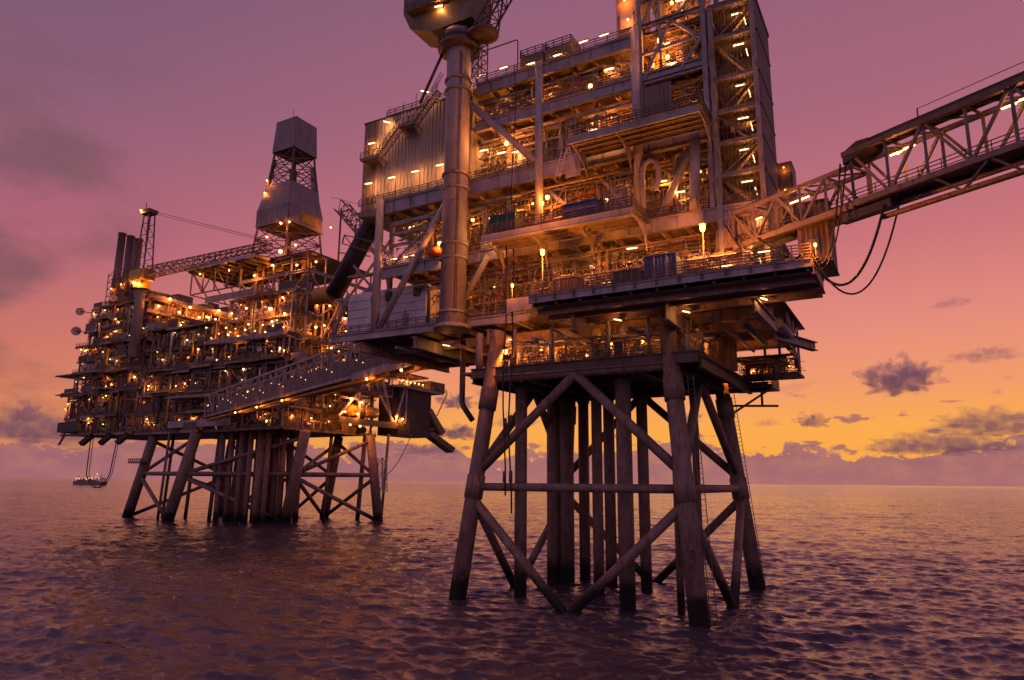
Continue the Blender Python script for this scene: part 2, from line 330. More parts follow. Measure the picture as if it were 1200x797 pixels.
# ================================================================ SEA
def build_sea():
    rng = np.random.default_rng(5)
    rr = [3.0]
    while rr[-1] < 2600: rr.append(rr[-1] * (1.0042 if 30 < rr[-1] < 170 else 1.0066 if 30 < rr[-1] < 900 else 1.03))
    while rr[-1] < 60000: rr.append(rr[-1] * 1.25)
    az = np.concatenate([np.arange(-180, -52, 4.0), np.arange(-52, 52, .14), np.arange(52, 180, 4.0)])
    az = np.radians(az); rr = np.array(rr)
    RR, AZ = np.meshgrid(rr, az, indexing='ij'); X = RR * np.sin(AZ); Y = RR * np.cos(AZ); Z = np.zeros_like(X)
    X0, Y0 = X.copy(), Y.copy(); wind = math.radians(70)
    for i in range(96):
        L = .85 * (5.0 / .85) ** rng.random() if i > 7 else 7 + 3.0 * i; k = 2 * math.pi / L
        a = 0.0095 * L ** .72 * rng.uniform(.5, 1.2); th = wind + rng.normal(0, .48); ph = rng.uniform(0, 6.283)
        c, s = math.cos(th), math.sin(th)
        fade = np.clip((L * 260 / 4.0) / np.maximum(RR, 1) , 0, 1) ** 1.5
        p = k * (X0 * c + Y0 * s) + ph
        Z += a * fade * np.cos(p); X -= .9 * a * fade * c * np.sin(p); Y -= .9 * a * fade * s * np.sin(p)
    n, m = X.shape; me = bpy.data.meshes.new('sea')
    co = np.stack([X, Y, Z], -1).reshape(-1, 3).astype(np.float32)
    i = np.arange(n - 1)[:, None]; j = np.arange(m)[None, :]; j2 = (j + 1) % m
    q = np.stack([i * m + j, i * m + j2, (i + 1) * m + j2, (i + 1) * m + j], -1).reshape(-1, 4)[:, ::-1].astype(np.int32)
    me.vertices.add(len(co)); me.vertices.foreach_set('co', co.ravel())
    me.loops.add(q.size); me.loops.foreach_set('vertex_index', q.ravel())
    me.polygons.add(len(q)); me.polygons.foreach_set('loop_start', np.arange(0, q.size, 4, dtype=np.int32)); me.polygons.foreach_set('loop_total', np.full(len(q), 4, np.int32))
    me.polygons.foreach_set('use_smooth', np.ones(len(q), bool)); me.update(calc_edges=True)
    mt = bpy.data.materials.new('sea water'); mt.use_nodes = True; t = mt.node_tree; b = t.nodes['Principled BSDF']
    b.inputs['Base Color'].default_value = (.055, .046, .066, 1); b.inputs['Roughness'].default_value = .08; b.inputs['Specular IOR Level'].default_value = 1.0; b.inputs['IOR'].default_value = 1.333
    gm = t.nodes.new('ShaderNodeNewGeometry')
    def nz(sc, det, stretch):
        mp = t.nodes.new('ShaderNodeMapping'); mp.inputs['Rotation'].default_value = (0, 0, -wind); mp.inputs['Scale'].default_value = (1, stretch, 1); t.links.new(gm.outputs['Position'], mp.inputs[0])
        x = t.nodes.new('ShaderNodeTexNoise'); x.inputs['Scale'].default_value = sc; x.inputs['Detail'].default_value = det; x.inputs['Roughness'].default_value = .6; t.links.new(mp.outputs[0], x.inputs[0]); return x.outputs[0]
    b1_ = t.nodes.new('ShaderNodeBump'); b1_.inputs['Strength'].default_value = 1.0; b1_.inputs['Distance'].default_value = .12; t.links.new(nz(.42, 6, .5), b1_.inputs['Height'])
    b2_ = t.nodes.new('ShaderNodeBump'); b2_.inputs['Strength'].default_value = 1.0; b2_.inputs['Distance'].default_value = .11; t.links.new(nz(2.0, 6, .55), b2_.inputs['Height']); t.links.new(b1_.outputs[0], b2_.inputs['Normal'])
    # short wind ripples as slope noise (keeps its slope at every distance)
    def slope(sc, k, stretch, prev):
        mp = t.nodes.new('ShaderNodeMapping'); mp.inputs['Scale'].default_value = (stretch, 1, 1); t.links.new(gm.outputs['Position'], mp.inputs[0])
        x = t.nodes.new('ShaderNodeTexNoise'); x.inputs['Scale'].default_value = sc; x.inputs['Detail'].default_value = 2.0; x.inputs['Roughness'].default_value = .5; t.links.new(mp.outputs[0], x.inputs[0])
        s_ = t.nodes.new('ShaderNodeVectorMath'); s_.operation = 'SUBTRACT'; t.links.new(x.outputs['Color'], s_.inputs[0]); s_.inputs[1].default_value = (.5, .5, .5)
        m_ = t.nodes.new('ShaderNodeVectorMath'); m_.operation = 'MULTIPLY'; t.links.new(s_.outputs[0], m_.inputs[0]); m_.inputs[1].default_value = (k * .6, k, 0)
        a_ = t.nodes.new('ShaderNodeVectorMath'); a_.operation = 'ADD'; t.links.new(prev, a_.inputs[0]); t.links.new(m_.outputs[0], a_.inputs[1]); return a_.outputs[0]
    nv = slope(2.4, .6, .34, slope(1.0, .6, .20, b2_.outputs[0]))
    nn = t.nodes.new('ShaderNodeVectorMath'); nn.operation = 'NORMALIZE'; t.links.new(nv, nn.inputs[0]); t.links.new(nn.outputs[0], b.inputs['Normal'])
    me.materials.append(mt); o = bpy.data.objects.new('sea', me); COL.objects.link(o); o['kind'] = 'structure'
build_sea()

# ================================================================ NEAR PLATFORM: jacket
def jacket_near():
    T = Thing('steel_jacket', 'rusty four-legged steel jacket standing in the sea under the near platform', 'jacket', (-35.2, 89, 0))
    cu, cv = -35.2, 89.0
    def corner(su, sv, z): h = 14.7 - z * (2.75 / 27); return (cu + su * h, cv + sv * h, z)
    for i, (su, sv) in enumerate(((-1, -1), (1, -1), (1, 1), (-1, 1))):
        g = G(); top = 33.5
        g.tube(corner(su, sv, -4), corner(su, sv, top), 1.08, .95, n=20)
        leg = T.part('leg', g, M_LEG)
        for z in (13.4, 24.5):
            g = G(); a, b = Vector(corner(su, sv, z - 1.4)), Vector(corner(su, sv, z + 1.4)); g.tube(a, b, 1.17, 1.15, n=20); T.part('joint_sleeve', g, M_LEG, leg)
    faces = (((-1, -1), (1, -1)), ((1, -1), (1, 1)), ((1, 1), (-1, 1)), ((-1, 1), (-1, -1)))
    def mid(a, b): return tuple((a[i] + b[i]) / 2 for i in range(3))
    for a, b in faces:
        T.part('horizontal_brace', G().tube(corner(*a, 13.4), corner(*b, 13.4), .5, n=14), M_LEG)
        T.part('horizontal_brace', G().tube(corner(*a, 27.2), corner(*b, 27.2), .62, n=14), M_LEG)
        mt = mid(corner(*a, 27.0), corner(*b, 27.0)); mb = mid(corner(*a, -.6), corner(*b, -.6))
        for s in (a, b):
            T.part('diagonal_brace', G().tube(corner(*s, 15.0), mt, .56, n=14), M_LEG)
            T.part('diagonal_brace', G().tube(corner(*s, 12.0), mb, .56, n=14), M_LEG)
    # conductor pipes and caissons through the middle
    for u, v, r in ((-45.0, 81.2, .8), (-46.9, 94.6, 1.0), (-44.8, 94.8, 1.0), (-43.6, 98.2, .8), (-38.6, 96, .8), (-30.4, 80.4, .95), (-33.4, 95.6, .78), (-23.9, 79.5, .42), (-27.0, 99.5, .5), (-36.5, 86.5, .7)):
        c = T.part('conductor_pipe', G().tube((u, v, -4), (u, v, 31), r, n=14), M_LEG)
        for z in (13.4, 26.2): T.part('guide_ring', G().lathe((u, v, z), (0, 0, 1), [(-.3, r + .02), (-.29, r + .14), (.29, r + .14), (.3, r + .02)], 14), M_LEG, c)
    # access ladders
    for (p, q, wv) in (((-19.6, 103.2, .3), (-22.0, 101.5, 26.5), (.32, -.15, 0)), ((-19.3, 75.3, .3), (-21.3, 77.6, 26), (.3, .12, 0))):
        T.part('ladder', G().ladder(p, q, wv, .55, .08), M_DARK)
    # painted mark on the near right leg
    cu_ = bpy.data.curves.new('leg_mark', 'FONT'); cu_.body = 'S'; cu_.size = 1.25; cu_.align_x = 'CENTER'; cu_.extrude = .01
    tmp = bpy.data.objects.new('tmp', cu_); COL.objects.link(tmp); bpy.context.view_layer.update()
    me = bpy.data.meshes.new_from_object(tmp.evaluated_get(bpy.context.evaluated_depsgraph_get())); bpy.data.objects.remove(tmp)
    me.name = 'painted_letter'; me.materials.clear(); me.materials.append(M_BLACK)
    c = Vector(corner(1, -1, 6.4)); out = Vector((-SU * -.0 - .33, -.944, 0)).normalized()
    out = Vector((-(c.x) * .0 + .28, -.96, 0)).normalized()
    o = T.put('painted_letter', me, c + out * 1.09, math.atan2(out.x, -out.y), R(90))
    # flat boat-landing-like cellar frame under the deck at the far right corner
    return T
jacket_near()

# ================================================================ clutter for open decks
def domed(g, c, axis, L, r, n=14):
    return g.lathe(c, axis, [(-L / 2 - r * .45, r * .12), (-L / 2 - r * .38, r * .5), (-L / 2 - r * .2, r * .82), (-L / 2, r), (L / 2, r), (L / 2 + r * .2, r * .82), (L / 2 + r * .38, r * .5), (L / 2 + r * .45, r * .12)], n)
def clutter(T, u0, u1, v0, v1, z0, z1, n, seed, sc=1.0, stuff=160, lamps=0, lamp_mesh=None, mats=CLUT, parent=None):
    rnd = random.Random(seed); U = lambda a, b: rnd.uniform(a, b); h = z1 - z0
    for i in range(n):
        k = rnd.random(); m = rnd.choice(mats); u = U(u0 + .5, u1 - .5); v = v0 + (v1 - v0) * rnd.random() ** 1.4
        if k < .26:       # pipe run along u with a drop at one end
            L = U(4, 14) * sc; a, b = max(u0, u - L / 2), min(u1, u + L / 2); z = z1 - U(.5, h * .45); r = U(.07, .24) * sc; e = r * 2.5
            pts = [(a, v, z), (b - e, v, z), (b - e * .3, v, z - e * .3), (b, v, z - e), (b, v, max(z0 + .1, z - U(1, h)))]
            if rnd.random() < .45: pts = [(a, v, z), (b, v, z)]
            T.part('pipe', G().path(pts, r), m, parent)
        elif k < .44:     # riser
            r = U(.08, .32) * sc; e = r * 2.5; zt = z1 - U(0, h * .3); s = rnd.choice((-1, 1)) * U(.6, 2.5) * sc
            T.part('pipe', G().path([(u, v, z0), (u, v, zt - e), (u + math.copysign(e * .3, s), v, zt - e * .3), (u + math.copysign(e, s), v, zt), (u + s + math.copysign(e, s), v, zt)], r), m, parent)
        elif k < .54:     # vessel on saddles
            r = U(.5, min(1.15, h * .22)) * sc; L = U(2, 4.5) * sc; z = z0 + r + U(.3, .9); g = G(); domed(g, (u, v + .6, z), (1, 0, 0), L, r)
            o = T.part('vessel', g, m, parent)
            if parent is None:
                for s in (-.3, .3): T.part('saddle', G().box((u + s * L - .12, v + .6 - r * .8, z0 + .02), (u + s * L + .12, v + .6 + r * .8, z - r * .5)), M_DARK, o)
        elif k < .60:     # upright vessel
            r = U(.4, .9) * sc; L = max(1.0, h * .55); g = G(); domed(g, (u, v + .6, z0 + L / 2 + r * .5 + .1), (0, 0, 1), L * .8, r); T.part('vessel', g, m, parent)
        elif k < .72:     # cabinet
            a, b, c = U(.5, 1.4) * sc, U(.4, .9) * sc, U(.9, 2.2) * sc; g = G().box((u, v, z0 + .1), (u + a, v + b, z0 + .1 + c)); g.box((u + .06, v - .03, z0 + .2), (u + a / 2 - .03, v + .01, z0 + c)); g.box((u + a / 2 + .03, v - .03, z0 + .2), (u + a - .06, v + .01, z0 + c))
            T.part('cabinet', g, rnd.choice((M_GREY, M_LIGHT, M_DARK, M_OLIVE, M_CLAD)), parent)
        elif k < .84:     # cable tray with side rails
            L = U(5, 16) * sc; a, b = max(u0, u - L / 2), min(u1, u + L / 2); z = z1 - U(.4, 1.6); g = G().box((a, v, z), (b, v + .5, z + .04)); g.box((a, v - .04, z - .03), (b, v, z + .16)); g.box((a, v + .5, z - .03), (b, v + .54, z + .16))
            for q in range(int((b - a) / 1.8) + 1): g.box((a + q * 1.8, v + .2, z + .04), (a + q * 1.8 + .06, v + .26, z1))
            T.part('cable_tray', g, M_GALV, parent)
        elif k < .92:
            T.put('valve', rnd.choice(ME_VALVE), (u, v, z0 + U(.5, h * .7)), U(0, 6.3), 0, parent, U(.8, 1.5) * sc)
        else:             # ladder
            T.part('ladder', G().ladder((u, v, z0), (u, v, z1), (.25, 0, 0), .4, .06), M_YEL if rnd.random() < .4 else M_GALV, parent)
    if stuff:
        for m in (M_PIPE, M_GALV, M_DARK, M_REDP, M_BLACK):
            g = G()
            for i in range(stuff // 2):
                u, v, z = U(u0, u1), v0 + (v1 - v0) * rnd.random() ** 1.3, U(z0 + .1, z1 - .2); k = rnd.random(); l = U(.3, 2.2) * sc; r = U(.02, .07) * sc
                if k < .4: g.bar((u, v, z), (u + l, v, z), r * 1.6)
                elif k < .65: g.bar((u, v, z), (u, v, max(z0, z - l)), r * 1.6)
                elif k < .75: g.bar((u, v, z), (u + l * .6, v + U(-.3, .3), z - l * .8), r * 1.4)
                else: g.cbox((u, v, z), (U(.08, .45) * sc, U(.08, .3) * sc, U(.08, .4) * sc))
            T.part('small_fittings', g, m, parent, kind='stuff')
    for i in range(lamps):
        u = u0 + (u1 - u0) * (i + .5 + U(-.3, .3)) / lamps
        me = lamp_mesh or (ME_STRIP if rnd.random() < .3 else ME_BULK)
        T.put('strip_lamp' if me in (ME_STRIP, ME_STRIPF) else 'deck_lamp', me, (u, U(v0 + .8, v0 + (v1 - v0) * .85), z1 - U(.8, 2.2)), U(-.15, .15), 0, parent, U(.6, 1.25))

# ================================================================ NEAR PLATFORM: topsides
Z0, Z1, Z2, Z3, Z4 = 35.3, 44.5, 55.0, 64.1, 70.0
def topsides_near():
    T = Thing('platform_topsides', 'grey multi-level steel topsides of the near platform, decks packed with lit pipework', 'platform', (-40, 78, 35))
    VF = 78.0
    # deck floors (plates with joists below)
    def deck(u0, u1, v0, v1, z, fascia=1.1, joist=3.0, mat=M_FLOOR, fm=M_LIGHT, jd=.7):
        T.part('deck_plate', G().box((u0, v0, z - .12), (u1, v1, z)), mat)
        n = int((u1 - u0) / joist)
        for i in range(1, n): u = u0 + (u1 - u0) * i / n; T.part('joist', G().ibeam((u, v0 + .15, z - .12 - jd / 2), (u, v1, z - .12 - jd / 2), .3, jd, .06), M_UNDER)
    def hbeam(u0, u1, v, z, ht=1.6, wd=.6, m=M_LIGHT):
        return T.part('girder', G().ibeam((u0, v, z), (u1, v, z), wd, ht, .14), m)
    deck(-76, -41.5, 77.6, 104, 35.6); deck(-41.5, -12, 78.3, 104, 35.5)
    deck(-67.5, -12.4, 78.4, 100, Z1 + .4); deck(-73, -12.4, 78.4, 100, Z2 + .5); deck(-52, -17.3, 78.4, 98, Z3 + .3); deck(-52.5, -17.3, 78.2, 98, Z4 + .6)
    # main girders of the near face
    hbeam(-76, -41.8, 77.5, 35.1, 1.15); hbeam(-67.3, -12.3, VF, Z1, 1.7); hbeam(-67.3, -17.4, VF, Z2, 2.1); hbeam(-51, -17.4, VF, Z3, 1.5); hbeam(-51, -26, VF, Z4, 1.7)
    # web stiffeners on the girders
    for z, ht, a, b in ((Z1, 1.7, -67, -13), (Z2, 2.1, -67, -18), (Z3, 1.5, -50, -18), (Z4, 1.7, -50, -27)):
        u = a + 1.5
        while u < b: T.part('web_stiffener', G().box((u - .03, VF - .27, z - ht / 2 + .141), (u + .03, VF - .051, z + ht / 2 - .141)), M_LIGHT); u += 3.1
    # columns
    for u, za, zb, r in ((-67.9, 35.6, 56.2, .62), (-40.5, 45.3, 71, .55), (-26.6, 45.3, 71.5, .6)):
        T.part('column', G().tube((u, VF - .35, za), (u, VF - .35, zb), r, n=16), M_LIGHT)
    for u in (-60, -47, -33.5, -20):
        for v in (88, 99): T.part('column', G().bar((u, v, 35.6), (u, v, 70), .7), M_GREY)
    for u in (-67.5, -46.5, -33, -17.5): T.part('column', G().bar((u, 80.2, 35.6), (u, 80.2, 64), .55), M_GREY)
    # diagonals of the near face
    for p, q, r in (((-52.2, 77.4, 68.4), (-41.0, 77.6, 56.4), .5), ((-55, 77.5, 54.2), (-66.8, 77.5, 36.2), .48), ((-48.2, 77.5, 44.2), (-52.3, 77.5, 38.2), .42), ((-19.5, 77.7, 54), (-20.0, 77.7, 45.4), .62), ((-20.3, 78.6, 54), (-24.5, 78.6, 45.3), .5), ((-41, 79.5, 53.9), (-33, 79.5, 45.4), .35), ((-33, 79.5, 53.9), (-27, 79.5, 45.4), .35)):
        T.part('diagonal_brace', G().tube(p, q, r, n=14), M_LIGHT)
    T.part('pipe', G().path([(-26, 77.2, 45.3), (-26, 77.2, 51.5), (-25.7, 77.2, 52.3), (-25, 77.2, 52.7), (-24.3, 77.2, 52.3), (-24, 77.2, 51.4), (-24, 77.2, 49.8), (-24.3, 77.2, 49.1), (-25, 77.2, 48.9)], .33, 10), M_LIGHT)
    # back wall, seen between the pipework
    for z0, z1, a, b, v in ((35.6, 44.2, -68, -13, 91), (45, 54.2, -68, -13, 90), (55.6, 63.6, -52, -18, 89), (64.5, 69.6, -52, -18, 88)):
        u = a; k = 0
        while u < b - .1:
            e = min(b, u + 4.2); T.part('wall_panel', G().corr((u + .03, v, 0), (e - .03, v, 0), z0, z1, .7, .1), (M_CLADB, M_DARK, M_UNDER)[(k * 7 + int(z0)) % 3]); u = e; k += 1
    # railings along every deck edge
    def rail(p, q, h=1.15): T.part('handrail', G().rail(p, q, h, 1.7, .07), M_DARK)
    rail((-76, 77.4, 35.7), (-54.8, 77.4, 35.7)); rail((-51.4, 77.4, 35.7), (-42, 77.4, 35.7)); rail((-67, 77.8, 45.4), (-46.3, 77.8, 45.4)); rail((-72.5, 77.8, 56.1), (-34, 77.8, 56.1)); rail((-51, 77.8, 64.9), (-18, 77.8, 64.9)); rail((-51, 77.8, 70.9), (-27, 77.8, 70.9)); rail((-25.5, 77.9, 45.4), (-13, 77.9, 45.4))
    # pipework, vessels and lamps of each level
    clutter(T, -57.5, -13, 79, 87, 35.7, 43.6, 110, 11, .85, 1300, 9)
    clutter(T, -66.5, -17.5, 79, 87, 45, 53.8, 150, 12, .85, 1800, 11)
    clutter(T, -51.5, -18, 79, 86, 55.6, 63.2, 130, 13, .8, 1600, 9)
    clutter(T, -51.5, -27, 79, 86, 64.5, 69.2, 90, 14, .65, 1400, 8)
    clutter(T, -51, -29, 79.5, 86, 70.7, 72.6, 22, 15, .8, 90, 0)
    rs = random.Random(17)
    for z0, z1, a, b in ((45.4, 53.8, -52, -33), (56.1, 63.2, -50, -35), (64.9, 69.1, -50, -27), (35.8, 43.5, -50, -38), (45.4, 53.6, -31, -20)):
        u = a
        while u < b:
            wd = rs.uniform(2.2, 4.5); v = rs.uniform(78.7, 80.5); gs = G(); e = min(b, u + wd)
            for x in np.linspace(u, e, 3): gs.bar((x, v, z0), (x, v, z1 - rs.uniform(0, 2)), .09); gs.bar((x, v + 1.2, z0), (x, v + 1.2, z1 - rs.uniform(0, 2)), .09)
            for z in np.arange(z0 + 1, z1 - .6, rs.choice((1.1, 1.5, 2.0))): gs.bar((u, v, z), (e, v, z), .08); gs.bar((u, v, z), (u, v + 1.2, z), .08)
            gs.bar((u, v, z0 + .5), (e, v, z1 - 1), .07)
            T.part('scaffold_frame', gs, rs.choice((M_GALV, M_DARK, M_GALV, M_YEL))); u = e + rs.uniform(.3, 2.5)
    # pipe racks just under the decks (long parallel runs)
    rnd = random.Random(3)
    for z, a, b in ((43.0, -66, -14), (53.2, -66, -18), (62.8, -51, -18), (68.7, -51, -27)):
        for k in range(7):
            r = rnd.uniform(.06, .17); T.part('pipe', G().path([(a + rnd.uniform(0, 6), 79.2 + k * .75, z - rnd.uniform(0, .5)), (b - rnd.uniform(0, 6), 79.2 + k * .75, z - rnd.uniform(0, .2))], r), rnd.choice(CLUT))
    # roof huts with railed tops
    for u0, u1 in ((-44.2, -40.6), (-40.2, -36.2)):
        hut = T.part('roof_hut', G().box((u0, 78.9, 72.3), (u1, 82, 73.6)), M_OLIVE)
        T.part('handrail', G().rail((u0, 78.9, 73.6), (u1, 78.9, 73.6), 1.2, 1.2, .08).rail((u1, 78.9, 73.6), (u1, 82, 73.6), 1.2, 1.2, .08).rail((u0, 78.9, 73.6), (u0, 82, 73.6), 1.2, 1.2, .08), M_DARK, hut)
        for uu in (u0 + .2, u1 - .2): T.part('hut_post', G().bar((uu, 79.2, 70.6), (uu, 79.2, 72.3), .18), M_DARK, hut)
        T.put('strip_lamp', ME_STRIP, ((u0 + u1) / 2, 78.7, 72.1), .05, 0)
    T.part('gantry_pipe', G().path([(-50.5, 78.5, 76.5), (-44.6, 78.5, 76.5), (-44.4, 78.5, 76.3), (-44.4, 78.5, 70.8)], .09, 6), M_DARK)
    for u in (-50.2, -46.5, -34, -31): T.put('strip_lamp', ME_STRIP, (u, 78.1, 72.4), 0, 0)
    # big railed roof block further right, bright sodium corner
    # ---- cantilevered balconies
    def balcony(u0, u1, z, ribs, scoop, vf=72.0, ht=.9):
        T.part('deck_plate', G().box((u0, vf, z - .12), (u1, VF - .4, z)), M_FLOOR)
        T.part('fascia', G().ibeam((u0, vf - .05, z - ht / 2), (u1, vf - .05, z - ht / 2), .3, ht, .08), M_LIGHT)
        T.part('handrail', G().rail((u0, vf, z), (u1, vf, z), 1.35, 1.45, .075, 3), M_DARK)
        T.part('handrail', G().rail((u1, vf, z), (u1, VF, z), 1.35, 1.45, .075, 3), M_DARK)
        T.part('handrail', G().rail((u0, vf, z), (u0, VF, z), 1.35, 1.45, .075, 3), M_DARK)
        n = int((u1 - u0) / 1.6)
        for i in range(1, n):
            v_ = vf + .2 + (VF - .6 - vf) * i / n; 
        for i in range(1, 5):
            v_ = vf + (VF - vf) * i / 5; T.part('stringer', G().ibeam((u0 + .1, v_, z - .34), (u1 - .1, v_, z - .34), .22, .42, .05), M_GREY)
        for u in ribs:      # curved gusset brackets
            loop = [(u, vf + .15, z - .56), (u, VF - .5, z - .56)]
            for k in range(9):
                a = math.pi / 2 * k / 8; loop.append((u, VF - .5 - (VF - .8 - vf) * (1 - math.cos(a)), z - .58 - 3.0 * (1 - math.sin(a))))
            loop = [loop[0], loop[1]] + loop[2:][:-1]
            T.part('gusset_bracket', G().prism(loop, (.12, 0, 0)), M_LIGHT)
    balcony(-45.9, -25.6, Z1 + .35, (-45.8, -39.3, -32.8, -25.9), True)
    balcony(-33.6, -17.4, Z2 + .4, (-33.5, -27.6, -17.7), True)
    # curved windwall scoop by the left end of the upper balcony
    g = G(); pts = []
    for k in range(9): a = math.pi / 2 * k / 8; pts.append((-34 - 2.1 * math.cos(a), 76.6, 52.6 + 3.4 * math.sin(a)))
    g.prism([(-34.0, 76.6, 52.6)] + pts[::1], (0, .15, 0)); T.part('windwall', g, M_CLAD)
    T.part('ladder_hoop', G().ladder((-37.2, 76.4, 52.6), (-36.2, 76.4, 56.4), (.35, 0, 0), .4, .08).ladder((-35.6, 76.2, 56.6), (-34.6, 76.2, 52.8), (.2, 0, 0), .4, .08), M_WHITE)
    # ---- laydown deck, projecting towards the viewer
    LU0, LU1, LV = -37.6, -7.0, 69.6
    T.part('deck_plate', G().box((LU0, LV, 35.05), (LU1, VF + .28, 35.2)), M_FLOOR)
    T.part('fascia', G().ibeam((LU0, LV - .08, 34.75), (LU1, LV - .08, 34.75), .35, .85, .09), M_LIGHT)
    T.part('fascia', G().ibeam((LU1 + .1, LV, 34.4), (LU1 + .1, VF, 34.4), .35, 1.5, .09), M_UNDER)
    T.part('fascia', G().prism([(-41.2, LV + 1.0, 35.6), (-36.4, LV + 1.0, 35.6), (-35.6, LV + 1.0, 34.0), (-41.2, LV + 1.0, 34.0)], (0, .14, 0)), M_LIGHT)
    T.part('deck_plate', G().box((-41.5, LV + 1.15, 35.3), (LU0 - .01, 78.2, 35.45)), M_FLOOR)
    for i, u in enumerate(np.linspace(LU0 + .4, LU1 - .4, 11)): T.part('joist', G().ibeam((u, LV + .15, 34.55), (u, 79.5, 34.55), .3, .95, .07), M_UNDER)
    for v, h_ in ((71.8, .7), (74.6, .7), (77.6, .8)): T.part('stringer', G().ibeam((LU0, v, 34.05 - h_ / 2), (LU1, v, 34.05 - h_ / 2), .5, h_, .1), M_UNDER)
    T.part('soffit_plate', G().box((LU0 + .2, 70.2, 34.0), (LU1 - .2, 77.9, 34.04)), M_UNDER)
    T.part('handrail', G().rail((LU0, LV, 35.2), (LU1, LV, 35.2), 1.5, 1.7, .08, 4), M_DARK)
    T.part('handrail', G().rail((LU1, LV, 35.2), (LU1, 79, 35.2), 1.5, 1.7, .08, 3), M_DARK)
    for u in np.arange(LU0 + 1, LU1, 2.4): T.part('rail_bracket', G().box((u - .12, LV - .36, 34.5), (u + .12, LV - .26, 35.3)), M_DARK)
    clutter(T, -37, -13, 73.5, 77.6, 35.25, 38.8, 60, 21, .65, 500, 0)
    for u, z in ((-34.5, 37.6), (-30.4, 37.4), (-19.2, 38.8), (-16.2, 37.4), (-12.2, 38.4), (-10.5, 36.8), (-27, 41.2)): T.put('strip_lamp', ME_STRIP, (u, 75.5, z), .1)
    for u, v, z in ((-34.6, 76.4, 33.0), (-29.4, 76.6, 33.0), (-21, 76, 32.9), (-12.5, 75.4, 33.2), (-47, 82, 33.2), (-58, 82, 33.4)): T.put('strip_lamp', ME_DIM, (u, v, z), 1.2)
    # heavy beams running back below the deck, pipes beside them
    for u, z, h_, v1 in ((-13.2, 32.2, 1.6, 102), (-22.6, 32.6, 2.0, 103), (-34, 32.6, 2.0, 103), (-47.8, 32.8, 2.0, 103), (-60, 33.2, 1.6, 102), (-70, 33.4, 1.4, 100)):
        T.part('girder', G().ibeam((u, 77.0 if u < -40 else 73.5, z), (u, v1, z), .7, h_, .14), M_GREY)
    for u, z, r, a, b in ((-15.6, 31.8, .38, 79, 93), (-11.9, 31.4, .5, 80, 93), (-18.2, 32, .22, 75, 99), (-28, 31.9, .25, 76, 100), (-41.5, 32.1, .3, 78, 101), (-54.5, 32.7, .3, 78, 98), (-64, 33, .2, 78, 97), (-36.5, 32, .18, 73, 98)):
        T.part('pipe', G().path([(u, a, z), (u, b, z)], r, 10), M_LIGHT)
    for u0, u1, v, z in ((-76, -13, 84, 33.9), (-76, -13, 91, 33.9), (-76, -13, 98, 33.9), (-58, -13, 103.5, 33.6)):
        T.part('girder', G().ibeam((u0, v, z), (u1, v, z), .5, 1.3, .1), M_UNDER)
    # far right corner below the deck: lattice, walkway
    for p, q in (((-12.6, 100, 35.4), (-12.6, 100, 27.9)), ((-12.6, 92, 35.4), (-12.6, 92, 31.5)), ((-12.6, 92, 34.8), (-12.6, 100, 28.6)), ((-12.6, 100, 34.8), (-12.6, 92, 31.6)), ((-12.6, 96, 35.4), (-12.6, 96, 30)), ((-15, 100, 35.4), (-15, 100, 28)), ((-17, 100.5, 35.4), (-17, 100.5, 28)), ((-12.6, 100, 31.3), (-24, 100, 31.3))):
        T.part('lattice_member', G().bar(p, q, .32), M_GREY)
    T.part('walkway', G().box((-21, 97.8, 28.3), (-12.4, 103, 28.6)), M_DARK)
    T.part('girder', G().ibeam((-12.9, 84, 30.9), (-9.8, 93.4, 30.9), .8, 1.1, .1), M_GREY)
    # ---- cellar deck between jacket and main deck
    T.part('deck_plate', G().box((-52, 77.3, 28.0), (-19.5, 104, 28.3)), M_FLOOR)
    T.part('girder', G().ibeam((-50, 76.6, 27.9), (-20, 76.6, 27.9), .6, 1.3, .12), M_DARK)
    T.part('girder', G().ibeam((-50, 104.4, 27.7), (-17.5, 104.4, 27.7), .6, 1.4, .12), M_DARK)
    for u in (-50, -42, -34.8, -27, -19.9): T.part('girder', G().ibeam((u, 77, 27.3), (u, 104, 27.3), .5, 1.3, .12), M_DARK)
    for u in (-49.4, -44, -38.6, -31, -26): T.part('post', G().tube((u, 77.6, 28.3), (u, 77.6, 33.5), .5 if u < -44 else .22, n=10), M_GREY)
    T.part('handrail', G().rail((-48, 77.2, 28.5), (-24, 77.2, 28.5), 1.1, 1.6, .07), M_DARK)
    clutter(T, -47, -20, 78, 86, 28.4, 32.6, 90, 31, .6, 700, 9)
    for k in range(9): u = -48 + k * 3.2; T.part('wall_panel', G().corr((u + .03, 93, 0), (u + 3.17, 93, 0), 28.4, 33, .7, .1), (M_CLADB, M_GREY)[k % 2])
    T.put('deck_lamp', ME_BULK, (-45.6, 77.9, 30.6), 0, 0, None, 1.4)
    # landing at the far right leg
    T.part('walkway', G().box((-22.5, 102.5, 27.4), (-16.6, 108.5, 27.65)), M_DARK)
    T.part('handrail', G().rail((-16.7, 102.6, 27.65), (-16.7, 108.4, 27.65), 1.2, 1.2, .1).rail((-22.4, 102.6, 27.65), (-16.7, 102.6, 27.65), 1.2, 1.2, .1), M_DARK)
    for p, q in (((-22.4, 101.8, 23.6), (-17.2, 104.5, 27.4)), ((-22.6, 101.8, 24.9), (-16.4, 104.8, 24.9)), ((-18.4, 104, 24.9), (-18.4, 104, 27.4))): T.part('bracket', G().bar(p, q, .3), M_DARK)
    clutter(T, -20.5, -12.8, 98, 102.5, 28.65, 31.4, 30, 97, .6, 220, 2); T.part('wall_panel', G().corr((-20.5, 102.8, 0), (-14.5, 102.8, 0), 28.65, 31.6, .6, .1), M_CLADB); T.put('deck_lamp', ME_BULK, (-22.5, 101, 29.6), 0, 0, None, 1.5)
